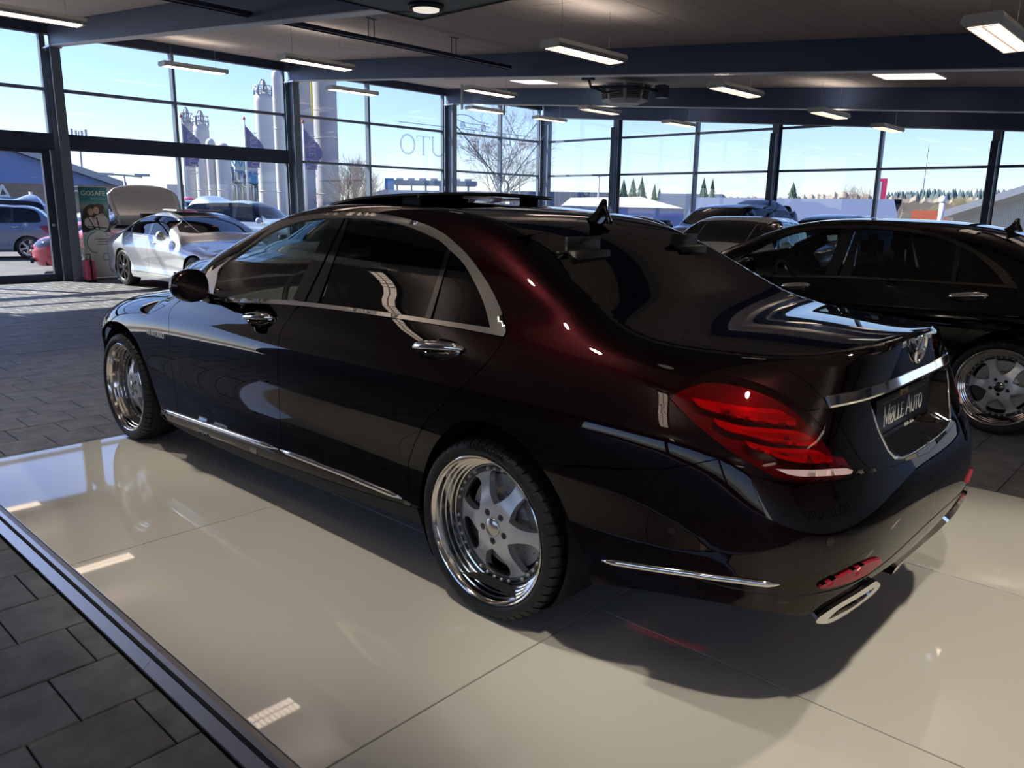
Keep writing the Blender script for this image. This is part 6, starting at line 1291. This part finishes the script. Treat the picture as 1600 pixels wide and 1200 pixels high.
o = obj('wall_letter', font_mesh('F', .8, M['white'], .03), b, P3(W_*(18.55-3)/17.75, EZ(.006,D), -.15), (PI/2,0,math.atan2(u.y,u.x)))
fc = bldg('blue_fence', 'blue slatted yard fence in front of the brick building', 'fence'); D2 = 42.0
for i in range(26):
    a = 12.5+i*.145; x, y = AZ(a, D2); part('slat', (-.04,-.02,0),(.04,.02,1.75), OM['fence'], fc); o = bpy.context.scene.collection.objects[-1]; o.location = (x,y,OG); o.rotation_euler = (0,0,-R(a))
for z in (.2,1.7): MB().tube([(*AZ(12.5,D2),OG+z),(*AZ(16.15,D2),OG+z)], .05, 6).build('rail', OM['fence'], fc)
MB().tube([(*AZ(16.2,D2),OG),(*AZ(16.2,D2),OG+2.0)], .08, 8).build('post', OM['pole'], fc)
# street lamps and masts
def lamp(az, d, el, arm, label):
    o = bldg('street_lamp', label, 'street lamp'); x, y = AZ(az,d); z = EZ(el,d); MB().tube([(x,y,OG),(x,y,z)], .09, 8, r2=.05).build('post', OM['rail'], o); c = math.cos(R(az)); s = -math.sin(R(az))
    MB().tube([(x-arm*c,y-arm*s,z),(x,y,z-.05),(x+arm*c,y+arm*s,z-.1)], .05, 6).build('arm', OM['rail'], o)
    for q in (-1,1):
        if arm > .3 or q > 0: part('lamp_head', (-.35,-.12,-.06),(.35,.12,.06), OM['rail'], o); k = COL.objects[-1]; k.location = (x+q*arm*c,y+q*arm*s,z-.02); k.rotation_euler = (0,0,-R(az))
lamp(21.44, 44, .0312, .80, 'double-armed street lamp right of the brick building'); lamp(47.6, 80, .0778, .2, 'tall floodlight mast seen through the window lettering'); lamp(53.2, 60, .042, .2, 'single street lamp beyond the corner of the side windows')
o = bldg('aerial_mast', 'thin lattice aerial mast behind the brick building roof', 'mast'); x, y = AZ(19.1,120); MB().tube([(x,y,OG),(x,y,EZ(.0749,120))], .18, 5, r2=.12).build('mast_pole', OM['rail'], o)
for q in (-.8,-.3,.4,.9): part('antenna', (x+q-.12,y-.1,EZ(.0735,120)-.4),(x+q+.12,y+.1,EZ(.0749,120)+.3*abs(q)), OM['rail'], o)
o = bldg('radio_mast', 'very thin tall radio mast on the horizon over the forest', 'mast'); x, y = AZ(74.1,400); MB().tube([(x,y,OG),(x,y,EZ(.0746,400))], .35, 4, r2=.2).build('mast_pole', OM['rail'], o)
# silos
def silo(name, label, az0, az1, d, el, m, cap=True, n=40, lean=False):
    o = bldg(name, label, 'silo'); am = (az0+az1)/2; r_ = d*math.tan(R((az1-az0)/2)); x, y = AZ(am, d+r_); z = EZ(el,d)
    MB().lathe([(OG,r_),(z-.5,r_),(z,r_*.97),(z+.25,r_*.5),(z+.3,0)], n, 'z', (x,y,0)).build('shell', m, o)
    mb = MB()
    for k in range(1, int(z/2.6)): mb.lathe([(k*2.6-.04,r_),(k*2.6-.03,r_+.03),(k*2.6+.03,r_+.03),(k*2.6+.04,r_)], n, 'z', (x,y,0))
    tag(mb.build('joint_bands', m, o), kind='stuff')
    if cap:
        mb = MB()
        for k in range(14): a = 2*PI*k/14; mb.tube([(x+r_*math.cos(a),y+r_*math.sin(a),z),(x+r_*math.cos(a),y+r_*math.sin(a),z+.75)], .03, 5)
        for h_ in (.38,.75): mb.tube([(x+r_*math.cos(2*PI*k/24),y+r_*math.sin(2*PI*k/24),z+h_) for k in range(25)], .035, 5)
        tag(mb.build('guard_rail', OM['rail'], o), kind='stuff')
        MB().lathe([(z+.2,r_*.22),(z+1.1,r_*.22),(z+1.25,0)], 16, 'z', (x+r_*.1,y,0)).build('vent_cap', OM['rail'], o)
        MB().tube([(x-r_*.8+.0,y-r_*.5,z)]+[(x-r_*.8+r_*.5*(1-math.cos(t)),y-r_*.5,z+.4+.8*math.sin(t)) for t in np.linspace(0,PI,9)]+[(x+r_*.2,y-r_*.5,z)], .06, 6).build('filling_pipe', OM['rail'], o)
    return o
silo('silo','grey silo at the left end of the silo row, behind the violet flag',25.0,25.76,72,.090,OM['silo2']); silo('silo','taller ribbed silo with a hoop ladder, second in the row',25.72,26.72,70,.0872,OM['silo']); silo('silo','pale lower silo between the ladder silo and the pipework',26.42,27.05,69,.070,OM['silo'],False)
silo('silo','pale lower silo next to the dark pipework',26.98,27.92,68,.066,OM['silo'],False); silo('silo','tall pale silo with a railed top left of the second column',29.62,30.80,70,.1247,OM['silo']); silo('silo','tall pale silo touching the second column edge',30.80,31.5,72,.150,OM['silo'],False)
cs_ = silo('concrete_silo','huge grey concrete silo with a yellow ladder, right of the second column',31.9,33.42,78,.22,OM['concrete'],False); silo('concrete_silo','huge grey concrete silo overlapping its twin, edge at the sky',33.42,35.0,80,.22,OM['concrete'],False)
x, y = AZ(33.35,77.2); MB().tube([(x,y,EZ(.097,77)),(x,y,EZ(.2,77))], .10, 6).build('yellow_ladder', OM['yellow'], cs_)
# plant, pipework, sign
b = bldg('process_plant', 'dark blue-grey process building with pipework between the silos'); block(MB(), 27.9, 29.6, 80, .0435, 10).build('wall', OM['ind'], b); block(MB(), 29.02, 29.75, 76, .0368, 4, EZ(.025,76)).build('blue_panel', OM['bluebox'], b)
for k in range(9):
    a = 28.0+.18*k; x, y = AZ(a,78); h_ = EZ(.0435-.004*(k % 3),78); MB().tube([(x,y,OG),(x,y,h_*.7),(x+.5*(-1)**k,y,h_*.75),(x+.5*(-1)**k,y,h_)], .16, 8).build('pipe', M['galv'], b)
for k in range(4): block(MB(), 27.95+.4*k, 28.2+.4*k, 79, .012+.007*k, 1, EZ(.008+.007*k,79)).build('platform', OM['rail'], b)
s = bldg('roof_sign', 'white roof sign with blue rounded lettering between the silos', 'sign'); block(MB(), 28.2, 29.75, 76, .0535, .4, EZ(.039,76)).build('sign_board', OM['white'], s)
x, y = AZ(28.95,75.6); o = obj('sign_lettering', font_mesh('WEID', 1.05, OM['signblue'], .02), s, (x,y,EZ(.0428,75.6)), (PI/2,0,-R(28.95)))
c28 = math.cos(R(28.95)); s28 = -math.sin(R(28.95))
MB().tube([(x+(1.35*math.cos(t))*c28, y+1.35*math.cos(t)*s28, EZ(.0463,75.6)+.68*math.copysign(abs(math.sin(t))**.5,math.sin(t))) for t in np.linspace(0,2*PI,37)], .05, 6).build('sign_ring', OM['signblue'], s)
# flags
for az, el, d, lab in ((25.05,.0955,46,'violet flag on a white pole before the left silo row'),(28.92,.0962,46,'violet flag on a white pole left of the tall pale silo'),(32.70,.0955,46,'violet flag on a white pole before the concrete silo')):
    o = bldg('flag', lab, 'flag'); o['group'] = 'violet firm flags on white poles'; x, y = AZ(az,d); zt = EZ(el,d); MB().tube([(x,y,OG),(x,y,zt)], .07, 8, r2=.045).build('flag_pole', OM['pole'], o); MB().lathe([(zt,.08),(zt+.12,.06),(zt+.16,0)], 10, 'z', (x,y,0)).build('finial', OM['redtile'], o)
    ca, sa = math.cos(R(az)), -math.sin(R(az)); n1, n2 = 8, 24; v = []; f = []
    for L in (0,.012):
        for j in range(n2+1):
            t = j/n2
            for i in range(n1+1):
                q = i/n1; wv = .10*math.sin(5*t+2.5*q)*q; un = q*(.80+.10*math.sin(6*t)); drop = .8*q*(1-t)**.8
                v.append((x+un*ca+wv*sa-L*sa, y+un*sa+wv*ca+L*ca, zt-.25-2.2*t-drop))
    a = (n1+1)*(n2+1)
    for j in range(n2):
        for i in range(n1): q = j*(n1+1)+i; f += [(q,q+1,q+n1+2,q+n1+1),(a+q+n1+1,a+q+n1+2,a+q+1,a+q)]
    MB().add(v, f, 0, True).build('flag_cloth', OM['flag'], o)
    mb = MB(); serif_text(mb, 'MØLLE AUTO', .34, lambda u_,v_,d_: (x+(.22+v_)*ca-.05*sa*1, y+(.22+v_)*sa-.06, zt-.62-u_*.86), .11, .07); mb.build('flag_lettering', OM['white'], o)
# ------------------------------------------------------------------ trees
def bare_tree(name, label, az, d, height, spread, levels=5, nb=4, trunkm=None, twigm=None, seed=1, multi=1, droop=.0):
    rnd = random.Random(seed); o = tag(empty(name, (*AZ(az,d),OG)), label, 'tree'); tk = MB(); tw = MB()
    def br(p, dr, L, r_, lv):
        p2 = p+dr*L; mid = p+dr*L*.5+Vector((rnd.uniform(-1,1),rnd.uniform(-1,1),0))*L*.06
        (tk if lv >= levels-1 else tw).tube([p,mid,p2], r_, 5 if lv > 2 else 3, cap=False, r2=r_*.6)
        if lv == 0: return
        for k in range(nb+(1 if lv == levels else 0)):
            t = rnd.uniform(.35,1.0); q = p+dr*L*t; ax = Vector((rnd.uniform(-1,1),rnd.uniform(-1,1),rnd.uniform(-.1,.9)-droop*(levels-lv))).normalized()
            nd = (dr*(.9)+ax*spread).normalized(); br(q, nd, L*rnd.uniform(.5,.74), max(r_*.5,.0045 if lv < 3 else 0), lv-1)
    for m_ in range(multi):
        dr = Vector((rnd.uniform(-.3,.3)*(multi > 1),rnd.uniform(-.3,.3)*(multi > 1),1)).normalized(); br(Vector((rnd.uniform(-.4,.4)*(multi > 1),0,0)), dr, height*.42, height*.010, levels)
    tk.build('trunk', trunkm or OM['bark'], o); tag(tw.build('twigs', twigm or OM['twig'], o), kind='stuff'); return o
bare_tree('bare_bush','tall bare bush before the concrete silo edge, left of the third column',35.2,40,4.4,.8,4,4,OM['bark'],OM['twig'],3,4); bare_tree('bare_tree','slim bare tree right of the concrete silo',36.6,44,5.2,.7,4,5,OM['bark'],OM['twig'],5,3)
bare_tree('birch_tree','large bare birch seen through the window lettering and wind brace',46.0,38,7.4,.85,5,4,OM['birch'],OM['twig'],11,2,.08)
for az, d, h_, sd, lab in ((70.2,130,6.6,21,'bare birch left of the red banner pillar'),(72.9,150,5.6,22,'bare birch right of the red banner pillar'),(69.2,140,5.0,23,'low bare tree left of the birches'),(67.9,150,4.4,24,'bare tree between the conifer and the birches')): bare_tree('birch_tree',lab,az,d,h_,.7,4,5,OM['birch'],OM['twig'],sd,2)
def conifer(name, label, az, d, height, rad, seed=1, m=None, tiers=9):
    rnd = random.Random(seed); o = tag(empty(name, (*AZ(az,d),OG)), label, 'tree'); mb = MB(); n = 14
    for k in range(tiers):
        t = k/tiers; z0 = height*(.08+.86*t); r_ = rad*(1-t)**.85+.12; hh = height/tiers*2.0; v = [(0,0,z0+hh)]
        for j in range(n*2): a = 2*PI*j/(n*2)+rnd.random()*.2; q = r_*(1 if j % 2 == 0 else .62)*rnd.uniform(.8,1.1); v.append((q*math.cos(a),q*math.sin(a),z0-(.12*hh if j % 2 == 0 else -.1*hh)))
        mb.add(v, [(0,1+j,1+(j+1)%(n*2)) for j in range(n*2)]+[tuple(range(1,n*2+1))[::-1]])
    MB().tube([(0,0,0),(0,0,height*.9)], height*.02, 6).build('trunk', OM['bark'], o); tag(mb.build('foliage', m or OM['conifer'], o), kind='stuff')
for az, d, h_, r_, sd, lab in ((54.95,104,5.2,1.5,1,'round dark evergreen, left one of the cluster in the side window corner'),(55.6,109,5.6,1.5,2,'dark evergreen in the middle of the cluster'),(56.2,115,6.0,1.6,3,'tallest dark evergreen of the corner cluster'),(57.1,110,4.9,1.0,4,'small pointed fir right of the evergreen cluster'),(57.45,112,4.4,.9,5,'smallest pointed fir beside its slightly taller twin'),(60.45,86,4.8,1.1,6,'pointed fir, left and taller of the pair over the white roof'),(61.03,83,4.6,.7,7,'pointed fir, right and slimmer of the pair over the white roof'),(66.3,110,5.2,1.9,8,'broad pine above the blue slate roof')):
    conifer('fir_tree' if r_ < 1.3 else 'evergreen_tree', lab, az, d, h_, r_, sd)
# ------------------------------------------------------------------ low buildings beyond
b = bldg('warehouse', 'white sloping-roofed shed low behind the bare bush'); A_, B_ = AZ(33.0,60), AZ(38.2,60); n_ = Vector((math.sin(R(36)),math.cos(R(36))))*10
MB().add([(*A_,OG),(*B_,OG),(*B_,EZ(.0215,60)),(*A_,EZ(-.004,60)),(A_[0]+n_.x,A_[1]+n_.y,OG),(B_[0]+n_.x,B_[1]+n_.y,OG),(B_[0]+n_.x,B_[1]+n_.y,EZ(.0215,60)),(A_[0]+n_.x,A_[1]+n_.y,EZ(-.004,60))], [(0,1,2,3),(3,2,6,7),(1,5,6,2),(5,4,7,6)]).build('wall', OM['whiteroof'], b)
b = bldg('flat_roof_hall', 'long flat white roofed hall under the conveyor building'); block(MB(), 37.9, 46.6, 70, .020, 14).build('wall', OM['ind'], b); block(MB(), 37.9, 46.7, 69.6, .0205, 14.5, EZ(.0135,70)).build('roof', OM['whiteroof'], b)
b = bldg('conveyor_building', 'blue block with a pillared conveyor bridge behind the flat white roof'); block(MB(), 38.1, 38.75, 100, .0345, 8).build('block', OM['bluebox'], b); block(MB(), 38.7, 44.6, 102, .0325, 6, EZ(.0275,102)).build('bridge', OM['ind'], b)
for k in range(6): block(MB(), 38.9+1.0*k, 39.02+1.0*k, 102, .0285, 1).build('pillar', OM['ind'], b)
for k in range(7): block(MB(), 38.9+.8*k, 39.4+.8*k, 103, .0352, 3, EZ(.0322,103)).build('roof_vent', OM['white'], b)
b = bldg('grey_barrier_hall', 'long low blue-grey hall left of the side window corner'); block(MB(), 46.9, 54.6, 85, .0215, 12).build('wall', OM['slate'], b)
for k in range(9): block(MB(), 47.2+.8*k, 47.26+.8*k, 84.8, .0215, .2).build('post', OM['ind'], b)
b = bldg('white_roof_shed', 'shed with a white roof and two roof windows beyond the aerial fin'); A_, B_ = AZ(50.6,52), AZ(59.2,52); nv = Vector((math.sin(R(55)),math.cos(R(55))))*9
MB().add([(*A_,OG),(*B_,OG),(*B_,EZ(.0035,52)),(*A_,EZ(.005,52))], [(0,1,2,3)]).build('wall', OM['bluewall'], b)
MB().add([(*A_,EZ(.005,52)),(*B_,EZ(.0035,52)),(B_[0]+nv.x-2.2,B_[1]+nv.y+1.6,EZ(.0165,61)),(A_[0]+nv.x,A_[1]+nv.y,EZ(.0145,61)),(*A_,EZ(.002,52)),(*B_,EZ(.0005,52)),(B_[0]+nv.x-2.2,B_[1]+nv.y+1.6,EZ(.0145,61)),(A_[0]+nv.x,A_[1]+nv.y,EZ(.012,61))], [(0,1,2,3),(5,4,7,6),(4,5,1,0),(1,5,6,2),(3,7,4,0)]).build('roof', OM['whiteroof'], b)
for a_ in (54.2,56.0): block(MB(), a_, a_+.5, 55.5, .0098, .7, EZ(.0075,55.5)).build('roof_window', OM['glasspane'], b)
b = bldg('slate_roof_hall', 'long blue-grey roofed hall with a timber gable across the side windows'); A_, B_ = AZ(59.3,46), AZ(73.0,46); nv = Vector((math.sin(R(66)),math.cos(R(66))))*7; ze = EZ(-.012,46); zz = EZ(.0150,46)
MB().add([(*A_,OG),(*B_,OG),(*B_,ze),(*A_,ze)], [(0,1,2,3)]).build('wall', OM['bluewall'], b)
zq = [(A_[0],A_[1],ze),(B_[0],B_[1],ze),(B_[0]+nv.x*.5,B_[1]+nv.y*.5,zz+.15),(A_[0]+nv.x*.5,A_[1]+nv.y*.5,zz+.15)]
MB().add(zq+[(x,y,z-.25) for x,y,z in zq], [(0,1,2,3),(7,6,5,4),(0,4,5,1),(1,5,6,2),(2,6,7,3),(3,7,4,0)]).build('roof', OM['slate'], b)
bx = Vector((B_[0],B_[1])); rt_ = Vector((math.cos(R(66)),-math.sin(R(66))))
MB().add([(*bx,OG),(bx.x+nv.x,bx.y+nv.y,OG),(bx.x+nv.x,bx.y+nv.y,ze),(bx.x+nv.x*.5,bx.y+nv.y*.5,zz),(*bx,ze)], [(0,1,2,3,4)]).build('gable', OM['timber'], b)
gw = [(bx.x+nv.x*.5,bx.y+nv.y*.5,zz+.15),(bx.x+nv.x+.3,bx.y+nv.y+.3,ze),(bx.x+nv.x+.3+rt_.x*.4,bx.y+nv.y+.3+rt_.y*.4,ze),(bx.x+nv.x*.5+rt_.x*.4,bx.y+nv.y*.5+rt_.y*.4,zz+.15)]
MB().add(gw+[(x,y,z-.25) for x,y,z in gw], [(0,1,2,3),(7,6,5,4),(0,4,5,1),(2,6,7,3)]).build('barge_board', OM['slate'], b)
b = bldg('white_gable_barn', 'white barn roof with a grey gable behind the evergreens'); block(MB(), 57.4, 61.75, 90, .0210, 14, OG).build('roof', OM['whiteroof'], b); A_ = AZ(61.75,90); B_ = AZ(62.4,92); MB().add([(*A_,OG),(*B_,OG),(*B_,EZ(.012,92)),(*A_,EZ(.0210,90))], [(0,1,2,3)]).build('gable', OM['slate'], b)
b = bldg('red_tile_house', 'low house with a red tiled roof beyond the timber gable'); block(MB(), 73.6, 75.6, 80, .0052, 6).build('roof', OM['redtile'], b)
o = bldg('flue_pipe', 'pale metal flue pipe standing before the red tiled roof', 'chimney'); x, y = AZ(75.28,50); MB().tube([(x,y,OG),(x,y,EZ(.0150,50))], .15, 10).build('pipe', OM['pole'], o); MB().lathe([(0,.2),(.25,.2),(.35,.0)], 12, 'z', (x,y,EZ(.0145,50))).build('cowl', OM['pole'], o)
b = bldg('board_barn', 'pale boarded barn with a rising roof edge at the right border'); A_, B_ = AZ(76.0,40), AZ(84,40); dz_ = EZ(.0525,40)-EZ(.0015,40)
pts = [(*A_,OG),(*B_,OG),(*B_,EZ(.0525,40)),(*A_,EZ(.0015,40))]; MB().add(pts, [(0,1,2,3)]).build('wall', OM['boards'], b)
for k in range(70): q = k/70; x = A_[0]+(B_[0]-A_[0])*q; y = A_[1]+(B_[1]-A_[1])*q; zt = EZ(.0015,40)+dz_*q; part('board', (x-.012,y-.05,OG),(x+.012,y+.0,max(zt-.2,OG+.1)), OM['boards'], b)
v = Vector((math.sin(R(80)),math.cos(R(80)))); e = [(A_[0]-.6-v.x*.5,A_[1]+.2-v.y*.5,EZ(.0005,40)-.1),(B_[0]-v.x*.5,B_[1]-v.y*.5,EZ(.0535,40)),(B_[0]+v.x*8,B_[1]+v.y*8,EZ(.0535,40)),(A_[0]-.6+v.x*8,A_[1]+.2+v.y*8,EZ(.0005,40)-.1)]
MB().add(e+[(x,y,z+.30) for x,y,z in e], [(3,2,1,0),(4,5,6,7),(0,1,5,4),(1,2,6,5),(3,0,4,7)]).build('roof', OM['roofedge'], b)
o = bldg('banner_pillar', 'tall red and white banner pillar above the slate roofed hall', 'sign'); x, y = AZ(71.75,60); part('pillar_body', (-.26,-.15,0),(.26,.15,EZ(.0395,60)-OG), OM['pillar_red'], o); k = COL.objects[-1]; k.location = (x,y,OG); k.rotation_euler = (0,0,-R(71.75))
k2 = part('white_stripe', (-.27,-.16,1.2),(-.05,-.14,EZ(.036,60)-OG), OM['white'], o); k2.location = (x,y,OG); k2.rotation_euler = (0,0,-R(71.75))
b = bldg('white_block', 'small white building beside the silo row'); block(MB(), 23.9, 24.95, 75, .0215, 8).build('wall', OM['white'], b)
# wooded hill on the horizon and scrub
def ridge(name, label, az0, az1, d, prof, m, n=90, jag=.0, depth=30):
    o = MB(); rnd = random.Random(5); v = []; f = []
    for i in range(n+1):
        a = az0+(az1-az0)*i/n; el = np.interp(a, *zip(*prof))+rnd.uniform(-jag,jag)
        for dd, z in ((0,OG),(0,EZ(el*.75,d)),(depth*.4,EZ(el,d+depth*.4)),(depth,OG)): x, y = AZ(a, d+dd); v.append((x,y,z))
    for i in range(n):
        for j in range(3): f.append((i*4+j,i*4+4+j,i*4+5+j,i*4+1+j))
    ob = o.add(v, f).build(name, m); return tag(ob, label, 'woodland', kind='stuff')
ridge('bare_woodland', 'brown bare woodland along the horizon behind the low halls', 57, 95, 170, [(57,.010),(62,.0165),(66,.018),(69,.0235),(72,.0195),(76,.018),(80,.020),(95,.02)], OM['wood'], 220, .0022)
# distant spruce forest: many small pointed crowns in one field
mb = MB(); rnd = random.Random(9)
for i in range(520):
    a = rnd.uniform(70.5,95); d = rnd.uniform(300,380); x, y = AZ(a,d); el = np.interp(a,[70.5,72,74,78,95],[.018,.0245,.0285,.0285,.027])+rnd.uniform(-.0035,.001); z = EZ(el,d); r_ = rnd.uniform(1.6,2.4); n = 7
    vv = [(x,y,z)]+[(x+r_*math.cos(2*PI*j/n),y+r_*math.sin(2*PI*j/n),z-6) for j in range(n)]+[(x+r_*math.cos(2*PI*j/n),y+r_*math.sin(2*PI*j/n),OG) for j in range(n)]
    mb.add(vv, [(0,1+j,1+(j+1)%n) for j in range(n)]+[(1+j,n+1+j,n+1+(j+1)%n,1+(j+1)%n) for j in range(n)])
tag(mb.build('spruce_forest', OM['forest']), 'blue-green spruce forest along the skyline on the right', 'forest', kind='stuff')
for az, d, h_, sd, lab in ((76.2,95,4.0,31,'pale leafless scrub tree left of the boarded barn'),(77.0,98,3.6,32,'pale leafless scrub tree behind the barn roof edge'),(74.8,100,2.9,33,'pale leafless scrub tree over the red tiled roof')): bare_tree('scrub_tree',lab,az,d,h_,.9,4,6,OM['willow'],OM['willow'],sd,5)
